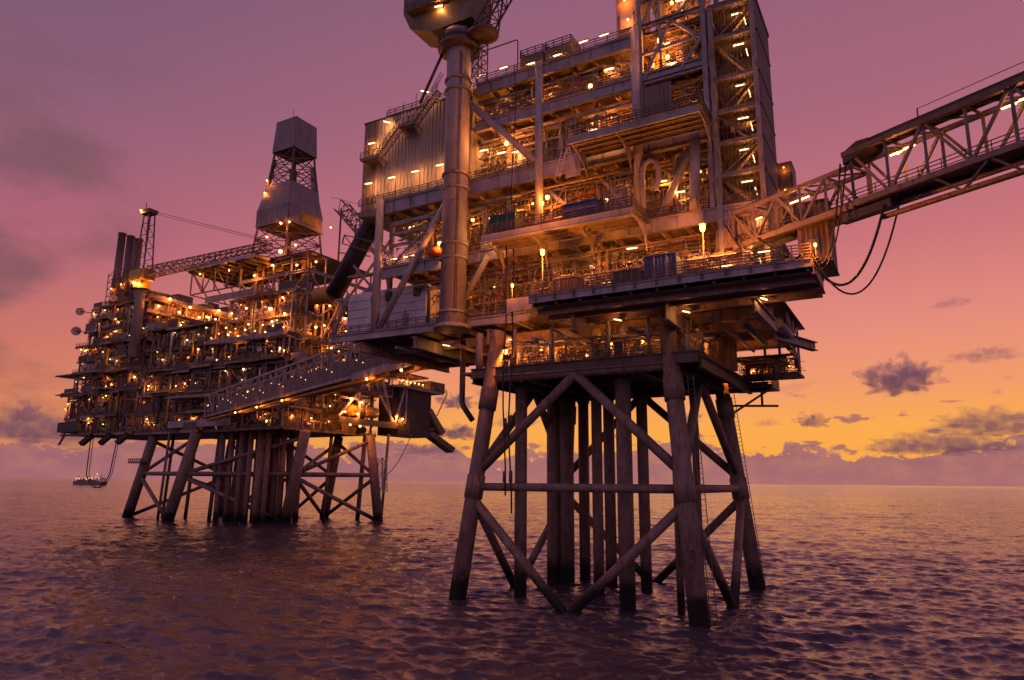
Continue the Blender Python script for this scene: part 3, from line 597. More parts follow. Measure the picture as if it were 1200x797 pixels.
    # drain chute hanging below the left of the cellar deck
    T.part('drain_chute', G().path([(-55.0, 82, 34), (-55.0, 82, 25.0), (-54.7, 82, 24.3), (-53.2, 82, 22.4)], .42, 8), M_DARK)
    # white equipment room on the lowest deck at the left end
    room = T.part('equipment_room', G().box((-75.6, 80, 36.2), (-60.4, 86, 42.7)), M_WHITE)
    for k in range(4): T.part('wall_seam', G().box((-75.5, 79.93, 37.4 + k * 1.35), (-60.5, 79.99, 37.45 + k * 1.35)), M_GREY, room)
    for u, z in ((-70.1, 41.2), (-67.3, 41.5), (-62.0, 41.6)): T.part('vent', G().box((u - .55, 79.6, z - .65), (u + .55, 79.98, z + .65)).box((u - .45, 79.5, z - .5), (u + .45, 79.62, z - .35)).box((u - .45, 79.5, z), (u + .45, 79.62, z + .15)), M_DARK, room)
    T.part('door', G().box((-64.6, 79.88, 36.3), (-63.5, 79.985, 38.4)), M_GREY, room)
    clutter(T, -60, -54, 79, 82, 35.8, 42, 14, 41, .8, 60, 2)
    # small lit machinery behind the left bay
    for p, q in (((-66.5, 78.5, 50.6), (-58.5, 78.5, 50.6)), ((-66.5, 78.5, 48.8), (-58.5, 78.5, 48.8)), ((-58.6, 78.5, 45), (-58.6, 78.5, 52)), ((-66.3, 78.5, 52.2), (-58.6, 78.5, 52.2)), ((-61, 78.4, 49.4), (-65.5, 78.4, 45.6))): T.part('frame_member', G().bar(p, q, .42), M_GREY)
    for u in (-65.8, -64, -62.2, -55.5): T.put('strip_lamp', ME_STRIP, (u, 78.9, 46.9), .3)
    # great inclined exhaust trunk at the left end and its steel
    g = G().tube((-74.6, 84, 56.5), (-82.8, 84, 44.6), 1.55, n=20); T.part('exhaust_trunk', g, M_BLACK)
    g = G().lathe((-83.4, 84, 44.8), (-1, 0, 0.02), [(-.5, 1.3)] + [(k * .35, 1.35 + .15 * (k % 2)) for k in range(10)], 16); T.part('bellows_duct', g, M_YEL)
    for p, q, m in (((-77.5, 82.2, 43.3), (-69.5, 82.2, 51.5), M_YEL), ((-72, 82.2, 43.2), (-77, 82.2, 48.5), M_GREY), ((-78, 82.2, 46.6), (-68.5, 82.2, 46.4), M_GREY), ((-75.8, 82.2, 42.7), (-69, 82.2, 47), M_GREY), ((-80.5, 82, 42.9), (-69, 82, 43), M_LIGHT), ((-72.5, 82.2, 43), (-72.5, 82.2, 53), M_GREY)): T.part('trunk_support', G().bar(p, q, .3), m)
    f = T.part('lattice_bracket', G().bar((-79.6, 82, 52.6), (-73.5, 82, 50.2), .16).bar((-79.2, 82, 54), (-73, 82, 51.8), .16).bar((-79.6, 82, 52.6), (-79.2, 82, 54), .16).bar((-79.2, 82, 54), (-77.2, 82, 51.6), .12).bar((-77.2, 82, 51.6), (-76, 82, 52.9), .12), M_DARK)
    T.part('diagonal_brace', G().bar((-77.8, 79, 35.6), (-74.6, 79, 42.6), .5), M_GREY)
    # left end under-floor of the accommodation level
    T.part('soffit', G().prism([(-73.5, 78.2, 55.4), (-67.5, 78.2, 55.4), (-67.5, 78.2, 53.9), (-72.9, 78.2, 54.6)], (0, 14, 0)), M_CLADB)
    # strip lamps hung along walkways
    for u in (-70.6, -66, -61.5, -57): 
        T.put('strip_lamp', ME_STRIP, (u, 77.7, 59.6), .12)
        T.part('lamp_bracket', G().path([(u + .7, 77.9, 56.1), (u + .7, 77.9, 59.2), (u + .3, 77.8, 59.75)], .06, 6), M_DARK)
    for u, v, z in ((-49.5, 77.9, 60.2), (-46.8, 78.2, 59.3), (-44.5, 78.4, 59), (-30.5, 78.4, 67.4), (-47.6, 77.6, 49.6), (-48.6, 77.6, 47), (-32, 76, 58), (-30, 76.5, 57.6), (-46.5, 77, 46.1), (-24.0, 78.5, 50.2), (-22, 79, 48.6)):
        T.put('strip_lamp', ME_STRIP, (u, v, z), .1)
    for u, v, z in ((-46.2, 78, 61.7), (-46.0, 78.3, 60.4), (-33, 77.9, 65.2), (-38.9, 76.9, 50.4), (-56.0, 76.9, 46.9)): T.put('deck_lamp', ME_BULK, (u, v, z), 0, 0, None, 1.3)
    T.part('life_ring_box', G().lathe((-57.3, 77.6, 46.3), (1, 0, 0), [(-1.1, .2), (-1.0, .65), (-.3, .75), (.3, .75), (1.0, .65), (1.1, .2)], 12), M_ORANGE)
    return T
TOP = topsides_near()

# ================================================================ accommodation block
def accommodation():
    T = Thing('accommodation_block', 'beige ribbed accommodation block with outside stairs at upper left of near platform', 'building', (-63, 79, 55.5))
    u0, u1, v, z0, z1 = -73.3, -52.4, 79.0, 55.6, 71.0
    T.part('wall', G().box((u0, v + .2, z0), (u1, 96, z1)), M_CLAD)
    k = 0; u = u0 + .1
    while u < u1 - .2:
        e = min(u1, u + 2.6); T.part('wall_panel', G().corr((u, v + .19, 0), (e - .04, v + .19, 0), z0, z1 - .05, .52, .13), M_CLAD if k > 0 else M_CLADB); u = e; k += 1
    T.part('roof_edge', G().box((u0 - .1, v - .02, z1 - .02), (u1, 96.1, z1 + .18)), M_DARK)
    T.part('handrail', G().rail((u0 + 4.2, v + .5, z1 + .18), (u1, v + .5, z1 + .18), 1.3, 1.6, .08), M_DARK)
    for u in (-68.8, -66, -63.5, -61.5): T.part('mast', G().bar((u, v + .8, z1), (u, v + .8, z1 + (3.2 if u > -64 else 2.2)), .08), M_DARK)
    # two flights of outside stairs with landings
    def flight(ua, za, ub, zb, v=77.6):
        o = T.part('stair_stringer', G().bar((ua, v - .55, za), (ub, v - .55, zb), .1, .22).bar((ua, v + .55, za), (ub, v + .55, zb), .1, .22), M_DARK); n = 13
        me = G().box((-.22, -.5, -.06), (.22, .5, .06)).mesh('tread', M_WHITE)
        for i in range(n): t = (i + .5) / n; T.put('tread', me, (ua + (ub - ua) * t, v, za + (zb - za) * t + .05), 0, 0, o)
        g = G(); a = Vector((ua, v - .6, za)); b = Vector((ub, v - .6, zb)); 
        for k in (.55, 1.1): g.bar(a + Vector((0, 0, k)), b + Vector((0, 0, k)), .07)
        for i in range(6): c = a + (b - a) * i / 5; g.bar(c, c + Vector((0, 0, 1.1)), .07)
        T.part('handrail', g, M_DARK, o)
    def landing(ua, ub, z, v0=77.0):
        o = T.part('landing', G().box((ua, v0, z - .2), (ub, 79.05, z)), M_GREY); T.part('handrail', G().rail((ua, v0, z), (ub, v0, z), 1.15, 1.0, .07), M_DARK, o)
        T.part('bracket', G().prism([(ua + .3, 79.0, z - 1.4), (ua + .3, 79.0, z - .2), (ua + .3, v0 + .1, z - .2)], (.1, 0, 0)).prism([(ub - .3, 79.0, z - 1.4), (ub - .3, 79.0, z - .2), (ub - .3, v0 + .1, z - .2)], (.1, 0, 0)), M_GREY, o)
    landing(-72.0, -68.4, 63.6); flight(-68.4, 63.6, -64.6, 67.4); landing(-64.6, -61.6, 67.5); flight(-61.6, 67.5, -57.4, 71.6); 
    d = T.part('door', G().box((-71.4, 78.93, 63.65), (-70.3, 79.04, 65.75)), M_GREY); T.part('handle', G().box((-70.55, 78.86, 64.6), (-70.4, 78.93, 64.75)), M_DARK, d)
    for u, z, rz in ((-70.6, 66.5, .1), (-67.6, 69.4, .9), (-60.4, 72.6, .9)): T.put('strip_lamp', ME_STRIP, (u, 77.9, z), rz)
    T.part('cladding_bay', G().corr((u0 + .01, 95.9, 0), (u0 + .01, 79.2, 0), z0, z1, .6, .1, (-1, 0, 0)), M_CLADB)
accommodation()

# ================================================================ stair tower
def stair_tower():
    T = Thing('stair_tower', 'tall stair tower with barred lit landings and brown clad side, right of near platform', 'tower', (-14.7, 82, 35.5))
    u0, u1, v0, v1 = -17.1, -12.2, 78.0, 87.0
    zs = [36.0, 40.6, 45.0, 49.1, 53.1, 57.1, 61.4, 66.8, 71.0]
    for u in (u0, u1):
        for v in (v0, v1): T.part('column', G().bar((u, v, 35.6), (u, v, 71.3), .55), M_GREY)
    T.part('column', G().bar((u0 - .75, v0 - .1, 45.4), (u0 - .75, v0 - .1, 73.5), .5), M_GREY)
    bars = G()
    for i, z in enumerate(zs):
        T.part('landing_beam', G().ibeam((u0 + .2, v0 - .12, z), (u1 - .2, v0 - .12, z), .3, .5, .08), M_GREY)
        T.part('landing', G().box((u0, v0 + .3, z - .1), (u1, v1, z)), M_FLOOR)
        if i + 1 < len(zs):
            zt = zs[i + 1]; g = G(); u = u0 + .45
            while u < u1 - .3: g.bar((u, v0 - .05, z + .26), (u, v0 - .05, zt - .26), .06); u += .42
            g.bar((u0 + .3, v0 - .05, z + 1.2), (u1 - .3, v0 - .05, z + 1.2), .06); T.part('bar_screen', g, M_DARK)
            # side cladding sheet, one per storey
            g = G().corr((u1 + .3, v0 + .1, 0), (u1 + .3, v1 - .1, 0), z + .06, zt - .06, .55, .1, (1, 0, 0)); T.part('side_panel', g, M_CLADB)
            T.part('side_seam', G().box((u1 + .29, v0, zt - .08), (u1 + .48, v1, zt + .08)), M_DARK)
            # inner back wall and stair flights
            T.part('inner_wall', G().corr((u0 + .1, v0 + 5.5, 0), (u1 - .1, v0 + 5.5, 0), z, zt - .1, .6, .08), M_OLIVE)
            s = 1 if i % 2 else -1; uc = (u0 + u1) / 2; a, b = (uc - s * 1.9, uc + s * 1.9)
            fl = T.part('stair_flight', G().bar((a, v0 + 2.2, z), (b, v0 + 2.2, zt - .2), .12, .3).bar((a, v0 + 3.4, z), (b, v0 + 3.4, zt - .2), .12, .3), M_FARG)
            me = G().box((-.2, -.55, -.04), (.2, .55, .04)).mesh('tread', M_GALV)
            for k in range(10): t = (k + .5) / 10; T.put('tread', me, (a + (b - a) * t, v0 + 2.8, z + (zt - .2 - z) * t), 0, 0, fl)
            T.part('diagonal_brace', G().bar((u0 + .3, v0 + .5, z + .2), (u1 - .3, v0 + .5, zt - .3), .16) if i % 2 else G().bar((u0 + .3, v0 + .5, zt - .3), (u1 - .3, v0 + .5, z + .2), .16), M_FARG)
            T.put('strip_lamp', ME_DIM, (uc + .5, v0 + 1.2, zt - .75), .1)
            o = T.put('strip_lamp', ME_DIM, (u1 - 1.0, v0 + 1.0, zt - 2.2), .1); o.rotation_euler = (0, R(80), .2); o.scale = (.8,) * 3
    T.part('roof', G().box((u0 - .3, v0 - .3, 71.25), (u1 + .5, v1 + .3, 71.5)), M_DARK)
    # low annex behind
    T.part('annex', G().box((-12.0, 88.5, 46), (-10.3, 92, 54.0)).box((-11.8, 88.3, 47), (-10.5, 88.49, 49)).box((-11.8, 88.3, 50.5), (-10.5, 88.49, 52.5)), M_DARK)
    for z in (50, 53.0): T.put('deck_lamp', ME_BULK, (-11.2, 87.9, z), 0, 0, None, .35)
stair_tower()

# ================================================================ truss tower above roof
def process_tower():
    T = Thing('process_tower', 'trussed equipment tower with glowing orange bay rising beside the stair tower', 'tower', (-22, 80, 55))
    u0, u1 = -26.0, -17.9; v0, v1 = 77.9, 86
    for u in (u0, u1):
        for v in (v0, v1): T.part('column', G().bar((u, v, 56), (u, v, 86), .6), M_GREY)
    zs = (63.6, 71.6, 79, 86)
    for z in zs:
        for p, q in (((u0, v0), (u1, v0)), ((u1, v0), (u1, v1)), ((u0, v1), (u1, v1)), ((u0, v0), (u0, v1))): T.part('girder', G().ibeam((*p, z), (*q, z), .45, .6, .09), M_GREY)
        T.part('floor', G().box((u0 + .3, v0 + 1.4, z - .1), (u1 - .3, v1, z)), M_FLOOR)
    uc = (u0 + u1) / 2
    for za, zb in ((63.9, 71.3), (71.9, 78.7), (79.3, 85.7)):
        for p, q in (((u0 + .3, v0, za), (uc, v0, zb)), ((u1 - .3, v0, (za + zb) / 2), (uc, v0, zb)), ((u1 - .3, v0, (za + zb) / 2), (uc + .8, v0, za)), ((u0 + .3, v0, (za + zb) / 2), (u1 - .3, v0, (za + zb) / 2 + .5)), ((u0 + 2.6, v0 + .2, za), (u0 + 2.6, v0 + .2, zb))):
            T.part('diagonal_brace', G().bar(p, q, .36), M_LIGHT)
        g = G().corr((u0 + .4, v1 - 2, 0), (u1 - .4, v1 - 2, 0), za, zb, .7, .1); T.part('wall_panel', g, M_CLAD)
        clutter(T, u0 + .6, u1 - .6, v0 + .8, v1 - 2.4, za, zb, 16, int(za), .7, 120, 2)
    domed(g := G(), (u0 + 1.8, v0 + 2.4, 67.5), (0, 0, 1), 4, .9); T.part('vessel', g, M_YEL)
    domed(g := G(), (u0 + 4.6, v0 + 3, 67.3), (0, 0, 1), 4.4, 1.0); T.part('vessel', g, M_CLAD)
    for u, z in ((u0 + 1.2, 66.4), (u0 + 3.2, 66.8), (u0 + 2.2, 69.5)): T.put('deck_lamp', ME_BULK, (u, v0 + 1.0, z), 0, 0, None, 1.2)
    T.part('annex', G().box((-29.4, 78.6, 71.0), (-26.5, 84, 86)), M_CLADB); T.part('annex_panel', G().box((-28.9, 78.5, 72.5), (-27, 78.58, 75)), M_CLAD)
    T.put('deck_lamp', ME_BULK, (-28, 78.0, 76.5), 0, 0, None, .8); T.put('deck_lamp', ME_BULK, (-27.6, 78.0, 73.4), 0, 0, None, .6)
    T.put('strip_lamp', ME_STRIP, (-20.5, 77.7, 73.5), .1); T.put('strip_lamp', ME_STRIP, (-22, 77.8, 65.2), .1)
    T.part('windwall', G().corr((-26, 77.2, 0), (-22, 77.2, 0), 57, 62.5, .5, .1), M_CLADB)
process_tower()

# ================================================================ pedestal crane of the near platform
def crane_near():
    T = Thing('pedestal_crane', 'thick grey crane pedestal with olive cab housing, on the near face of near platform', 'crane', (-53, 76, 34.6))
    c = (-53.0, 76.2)
    col = T.part('pedestal', G().lathe((*c, 0), (0, 0, 1), [(34.4, 1.75), (75.2, 1.75), (76.4, 2.0)], 32), material('pedestal paint', (.37, .35, .375), .5, 0, .14, .3))
    for z in (36.4, 44.0, 46.0, 54.2, 56.3, 69.3, 71.0): T.part('collar', G().lathe((*c, z), (0, 0, 1), [(-.16, 1.76), (-.15, 2.0), (.15, 2.0), (.16, 1.76)], 32), M_GREY, col)
    for z in (40.2, 49.6, 52.2, 60.4, 64.8, 73.2): T.part('weld_seam', G().lathe((*c, z), (0, 0, 1), [(-.07, 1.752), (-.04, 1.785), (.04, 1.785), (.07, 1.752)], 32), M_GREY, col)
    T.part('cable_run', G().bar((c[0] + 1.2, c[1] - 1.36, 36), (c[0] + 1.2, c[1] - 1.36, 75), .09).bar((c[0] + 1.38, c[1] - 1.18, 36), (c[0] + 1.38, c[1] - 1.18, 75), .06), M_DARK, col)
    T.part('base_plate', G().lathe((*c, 34.3), (0, 0, 1), [(-.2, 2.6), (.1, 2.6), (.6, 1.76)], 28), M_GREY)
    for za, zb in ((44.0, 46.0), (54.2, 56.3), (69.3, 71.0)): T.part('deck_bracket', G().box((c[0] - 1.2, c[1] + 1.2, za), (c[0] + 1.2, 78.3, zb)), M_GREY)
    gal = T.part('gallery', G().lathe((*c, 76.3), (0, 0, 1), [(-.4, 2.0), (-.35, 3.1), (.2, 3.2), (.25, 2.1)], 28), M_DARK)
    g = G()
    for k in range(18): a = 2 * math.pi * k / 18; b = 2 * math.pi * (k + 1) / 18; p = (c[0] + 3.1 * math.cos(a), c[1] + 3.1 * math.sin(a), 76.5); q = (c[0] + 3.1 * math.cos(b), c[1] + 3.1 * math.sin(b), 76.5); g.rail(p, q, 1.1, 2, .06)
    T.part('handrail', g, M_DARK, gal)
    T.part('slew_ring', G().lathe((*c, 76.6), (0, 0, 1), [(0, 2.15), (.6, 2.25), (.61, 1.9), (1.2, 1.9), (1.21, 2.3), (2.2, 2.3)], 32), M_GREY)
    # machinery house with chamfered belly, overhanging left
    loop = [(-62.0, 74, 91), (-62.0, 74, 84), (-60.6, 74, 81.0), (-56.6, 74, 79.2), (-49.5, 74, 79.2), (-49.5, 74, 91)]
    T.part('machinery_house', G().prism(loop, (0, 5.2, 0)), M_OLIVE)
    T.part('house_window', G().box((-57.5, 73.88, 82.4), (-54.5, 73.97, 84.2)), M_DARK)
    T.part('gangway', G().box((-60.5, 72.8, 83.0), (-50, 73.95, 83.15)), M_DARK); T.part('handrail', G().rail((-60.5, 72.85, 83.15), (-50, 72.85, 83.15), 1.1, 1.5, .07), M_DARK)
    T.put('strip_lamp', ME_STRIP, (-55, 73.5, 82.5), .2)
    # boom foot and A-frame lattice rising to the right
    g = G()
    def lat(p0, p1, wd, n, t=.22, d=.13):
        p0, p1 = Vector(p0), Vector(p1); ax = (p1 - p0).normalized(); x = Vector((0, 1, 0)); y = ax.cross(x).normalized()
        cs = [x * a * wd / 2 + y * b * wd / 2 for a, b in ((-1, -1), (1, -1), (1, 1), (-1, 1))]
        for k in cs: g.bar(p0 + k, p1 + k, t)
        for i in range(n):
            a, b = p0 + (p1 - p0) * i / n, p0 + (p1 - p0) * (i + 1) / n
            for k in range(4): g.bar(a + cs[k], b + cs[(k + 1) % 4], d); g.bar(b + cs[k], b + cs[(k + 1) % 4], d)
    lat((-48.5, 75.5, 77.6), (-38, 75.5, 92), 2.0, 8); T.part('boom', g, M_DARK)
    T.part('boom_stay', G().bar((-46.8, 74.6, 77.4), (-45.2, 74.6, 90), .2).bar((-46.8, 77, 77.4), (-45.2, 77, 90), .2), M_DARK)
    T.part('winch_platform', G().lathe((-48.4, 75.6, 76.6), (0, 0, 1), [(-.2, 1.3), (.1, 2.2), (.5, 2.2), (.6, 1.8)], 16), M_DARK)
    g = G(); lat((-49.6, 76.6, 70.6), (-49.6, 76.6, 76.4), 1.6, 4, .14, .1); T.part('access_lattice', g, M_DARK)
    T.part('boom_strut', G().tube((-55.0, 75.6, 77.2), (-59.4, 75.6, 69.2), .22, n=8), M_DARK)
    T.part('ladder', G().ladder((-57.2, 75.6, 70.6), (-55.5, 75.6, 73), (0, .3, 0), .4, .07), M_DARK)
crane_near()

# ================================================================ containers and boxes on the near decks
def container(name, label, base, sz, mat, cat='container', group=None, rz=0.0, tarp=False, mesh=False):
    T = Thing(name, label, cat, base, group); u, v, z = base; a, b, h = sz; t = .1
    if mesh:
        T.part('floor', G().box((u, v, z), (u + a, v + b, z + .15)), mat)
        g = G()
        for k in range(int(h / .4)): g.box((u, v - .03, z + .2 + k * .4), (u + a, v, z + .28 + k * .4)); g.box((u + a, v, z + .2 + k * .4), (u + a + .03, v + b, z + .28 + k * .4)); g.box((u, v + b, z + .2 + k * .4), (u + a, v + b + .03, z + .28 + k * .4))
        T.part('side_bars', g, mat)
    else:
        T.part('body', G().corr((u + t, v + .06, 0), (u + a - t, v + .06, 0), z + t, z + h - t, .35, .05).corr((u + a - .06, v + t, 0), (u + a - .06, v + b - t, 0), z + t, z + h - t, .35, .05, (1, 0, 0)).box((u + .08, v + .08, z + .1), (u + a - .08, v + b - .05, z + h - .05)), mat)
    for x in (u, u + a):
        for y in (v, v + b): T.part('corner_post', G().bar((x, y, z), (x, y, z + h), .14), mat)
    for zz in (z + .07, z + h - .07): T.part('frame_rail', G().bar((u + .07, v, zz), (u + a - .07, v, zz), .13).bar((u + a, v + .07, zz), (u + a, v + b - .07, zz), .13).bar((u, v + .07, zz), (u, v + b - .07, zz), .13), mat)
    if tarp:
        g = G(); g.prism([(u + .05, v - .09, z + h * .62), (u + .05, v + b * .5, z + h + .25), (u + .05, v + b, z + h)], (a - .1, 0, 0)); T.part('lid', g, mat)
        T.part('lid_edge', G().bar((u + .1, v - .12, z + h * .6), (u + a - .1, v - .12, z + h * .6), .07), M_GALV)
    else:
        for k in (.3, .7): T.part('door_bar', G().bar((u + a * k, v - .03, z + .15), (u + a * k, v - .03, z + h - .15), .05), M_GALV)
    return T
D1, D2 = Z1 + .36, 35.21
container('cargo_container', 'tall dark blue container behind the railing of the laydown deck', (-24.0, 71.0, D2), (3.5, 2.4, 3.2), M_BLUE)
container('waste_skip', 'blue lidded skip on the middle balcony left of a mesh basket', (-34.6, 72.7, D1), (4.4, 2.4, 2.3), M_BLUE, 'skip', tarp=True)
container('cargo_basket', 'grey open-barred cargo basket beside the blue skip on the balcony', (-29.2, 72.7, D1), (2.9, 2.2, 2.8), M_GREY, 'basket', mesh=True)
container('cargo_container', 'dark green container at the left end of the middle balcony', (-45.0, 72.7, D1), (3.6, 2.4, 2.7), M_GREEN)
container('storage_box', 'dark box at the left end of the laydown deck railing under the sodium lamp', (-35.0, 70.6, D2), (2.9, 2.2, 2.1), M_DARK, 'box')
container('storage_box', 'dark low box just left of the tall blue container', (-27.6, 70.8, D2), (3.1, 2.2, 1.9), M_DARK, 'box')
container('storage_box', 'brown crate on laydown deck at the foot of stair tower', (-19.4, 70.8, D2), (2.2, 1.6, 1.1), M_CLADB, 'box')
def shelter():
    T = Thing('shelter_cabin', 'brown clad cabin at the far right end of laydown deck under the bridge', 'cabin', (-6.3, 76, 36))
    T.part('wall', G().corr((-8.6, 74, 0), (-5.6, 74, 0), 36.2, 42.4, .5, .1).corr((-5.6, 74, 0), (-5.6, 80, 0), 36.2, 42.4, .5, .1, (1, 0, 0)).box((-8.5, 74.1, 36.2), (-5.7, 80, 42.3)), M_CLADB)
    T.part('roof', G().box((-8.8, 73.8, 42.4), (-5.4, 80.2, 42.6)), M_DARK); T.part('floor_beam', G().box((-8.8, 73.8, 36.0), (-5.4, 80.2, 36.15)), M_DARK)
    d = T.part('door', G().box((-7.6, 73.88, 36.3), (-6.6, 73.97, 38.5)), M_GREY); T.part('handle', G().box((-6.85, 73.8, 37.3), (-6.72, 73.88, 37.45)), M_DARK, d)
shelter()

# ================================================================ sodium floodlights on posts
def flood_post(base, h, label, s=1.0, lean=0.0):
    T = Thing('floodlight_post', label, 'floodlight', base, 'sodium floodlights on posts'); u, v, z = base
    T.part('post', G().tube((u, v, z), (u + lean, v, z + h), .09 * s, .06 * s, n=8), M_GALV)
    T.part('foot', G().cbox((u, v, z + .04), (.4, .4, .08)), M_DARK)
    T.part('housing', G().lathe((u + lean, v, z + h), (0, 0, 1), [(.42 * s, .36 * s), (.55 * s, .3 * s), (.62 * s, .1 * s)], 12), M_DARK)
    T.part('lamp_globe', G().lathe((u + lean, v, z + h), (0, 0, 1), [(-.28 * s, .08 * s), (-.2 * s, .17 * s), (0, .24 * s), (.22 * s, .26 * s), (.41 * s, .23 * s)], 12), E_SOD)
    d = bpy.data.lights.new('lamp_light', 'POINT'); d.energy = 3200 * s * s; d.color = SODC; d.shadow_soft_size = .15; l = bpy.data.objects.new('lamp_light', d); COL.objects.link(l); l.parent = T.o; l.location = (lean, -1.0, h - .5 * s)
flood_post((-36.2, 70.3, 35.21), 5.3, 'bright orange floodlight on post under the middle balcony, left end of laydown deck')
flood_post((-17.6, 71.4, 35.21), 5.4, 'bright orange floodlight on post in front of the stair tower foot', 1.15)
flood_post((-40.9, 71.4, 35.5), 1.9, 'small warm floodlight on short post at deck corner above the hanging hose', .6)
flood_post((-38.0, 73.8, 44.86), 3.5, 'small orange floodlight on balcony between green container and blue skip', .65)
flood_post((-6.6, 70.0, 35.21), 1.3, 'small floodlight at right tip of laydown deck where the hoses hang', .5)

M_BRG = material('brown-grey bridge paint', (.20, .165, .165), .55, 0, .3, .35)
E_D2 = emit('bridge tube glow', (1, .56, .2), 5)
g = G(); g.box((-.75, -.16, .06), (.75, .16, .2)); g.mi = 1; g.box((-.55, -.09, -.04), (.55, .09, .055)); ME_DIM2 = g.mesh('strip_lamp', [M_GREY, E_D2]); LAMPS[ME_DIM2.name_full] = (75, STRIPC, -.2)
# ================================================================ footbridge to the right
BD = Vector((.875, -.484, 0)).normalized(); BN = Vector((.484, .875, 0)).normalized()
def bridge_right():
    P0 = Vector((-15.6, 77.4, 0)); T = Thing('access_bridge', 'grey lattice footbridge with lit walkway leaving the near platform to upper right', 'bridge', (-14, 76.5, 39.6))
    def P(s, n, z): q = P0 + BD * s + BN * n; return (q.x, q.y, z)
    def chord(name, s0, s1, n, z, r=.2, m=M_BRG): T.part(name, G().bar(P(s0, n, z), P(s1, n, z), r * 2), m)
    segs = ((0.0, 14.5, 40.0, 44.0, 5, 2.6), (14.5, 56, 40.2, 45.4, 12, 3.0))
    for s0, s1, za, zb, n, wd in segs:
        for nn in (0, wd):
            chord('bottom_chord', s0, s1, nn, za, .28); chord('top_chord', s0, s1, nn, zb, .2)
            for i in range(n + 1):
                s = s0 + (s1 - s0) * i / n; T.part('truss_post', G().bar(P(s, nn, za), P(s, nn, zb), .26), M_BRG)
                if i < n:
                    e = s0 + (s1 - s0) * (i + 1) / n
                    T.part('truss_diagonal', G().bar(P(s, nn, za if i % 2 else zb), P(e, nn, zb if i % 2 else za), .24), M_BRG)
            T.part('handrail', G().rail(P(s0, nn * .8 + .3, za + .3), P(s1, nn * .8 + .3, za + .3), 1.1, 2.0, .06), M_DARK)
        T.part('walkway', G().prism([P(s0, .25, za + .1), P(s1, .25, za + .1), P(s1, wd - .25, za + .1), P(s0, wd - .25, za + .1)], (0, 0, .1)), M_DARK)
        for i in range(n + 1):
            s = s0 + (s1 - s0) * i / n
            for z in (za, zb): T.part('cross_beam', G().bar(P(s, .1, z), P(s, wd - .1, z), .2), M_BRG)
            if i < n: e = s0 + (s1 - s0) * (i + 1) / n; T.part('top_brace', G().bar(P(s, .1, zb), P(e, wd - .1, zb), .14), M_BRG)
        T.part('back_pipe', G().path([P(s0, wd + .1, za + 1.6), P(s1, wd + .1, za + 1.6)], .12), M_GALV)
    # roof duct and cable tray on the outer span
    T.part('roof_duct', G().bar(P(15.5, 1.0, 45.85), P(56, 1.0, 45.85), 2.0, .55), M_BLACK)
    T.part('roof_tray', G().bar(P(13.8, -.25, 45.35), P(56, -.25, 45.35), .3, .5), M_DARK)
    T.part('duct_hood', G().prism([P(13.9, -.35, 44.3), P(13.9, -.35, 45.5), P(15.4, -.35, 46.15), P(16.6, -.35, 46.0), P(16.6, -.35, 45.2)], tuple(BN * 2.4)), M_BLACK)
    for s in (21, 30, 38): T.part('roof_stanchion', G().bar(P(s, .2, 46.2), P(s, .2, 47.0), .12), M_DARK)
    T.part('roof_cable', G().bar(P(21, .2, 46.97), P(56, .2, 46.97), .05), M_DARK)
    # lower service pipes slung beneath
    T.part('service_pipe', G().path([P(17, 0, 38.0), P(56, 0, 38.0)], .26, 10), M_DARK)
    T.part('service_pipe', G().path([P(14, 1.4, 39.3), P(56, 1.4, 39.3)], .2, 10), M_BRG)
    for s in (24, 28.5, 33, 37.5, 42):
        for d in (-2.2, 2.2): T.part('hanger_brace', G().bar(P(s, 0, 38.0), P(s + d, 0, 40.0), .2), M_DARK)
    T.part('bearing_box', G().bar(P(13, .3, 39.1), P(18, .3, 39.1), 1.0, .8), M_BLACK)
    T.part('end_wall', G().corr(P(-1.4, -.3, 0), P(4.5, 2.9, 0), 40.2, 43.8, .5, .08), M_CLADB)
    for s, z in ((2.4, 42.9), (7.2, 43.2), (8.4, 43.2), (18.2, 44.1), (19.4, 44.2), (27.6, 44.3), (28.7, 44.4), (33, 44.4), (38, 44.4)):
        T.put('strip_lamp', ME_DIM2, P(s, 1.2, z), math.atan2(BD.y, BD.x))
    T.put('deck_lamp', ME_BULK, P(18.5, 1.0, 43.9), 0, 0, None, .6)
bridge_right()
def PB(s, n, z): q = Vector((-15.6, 77.4, 0)) + BD * s + BN * n; return Vector((q.x, q.y, z))
def hose(label, p, q, sag, r, n=22, k=1.0, name='hanging_hose'):
    p, q = Vector(p), Vector(q); pts = []
    for i in range(n + 1):
        t = i / n; c = p.lerp(q, t); c.z -= sag * 4 * t * (1 - t); pts.append(c)
    return single(name, G().path(pts, r, 8), M_HOSE, label, 'hose', tuple(p), 'loading hoses under the right bridge')
HE = Vector((-7.0, 69.6, 35.4))
hose('long black hose looping widest and lowest below the right bridge', HE + Vector((.1, 0, .1)), PB(18.6, .2, 39.0), 6.0, .09)
hose('thick black hose in the middle loop below the right bridge', HE + Vector((-.3, .2, .2)), PB(17.4, -.2, 39.0), 5.0, .13)
hose('thin black hose in the tight loop from bridge joint to deck tip', HE + Vector((-.2, .3, .3)), PB(13.6, -.3, 44.5), 4.4, .09)
hose('black hose next to the tightest loop, running up the bridge joint post', HE + Vector((-.5, .1, .3)), PB(14.2, -.35, 44.2), 5.0, .08)
hose('black hose sagging in front of the deck fascia from bridge foot to deck tip', PB(-.4, -.8, 42.6), HE + Vector((-.8, -.4, .2)), 3.0, .1)
hose('thin black cable crossing from bridge underside to the deck tip', PB(3.5, -.4, 40), HE + Vector((-.6, -.2, -.4)), .3, .09)
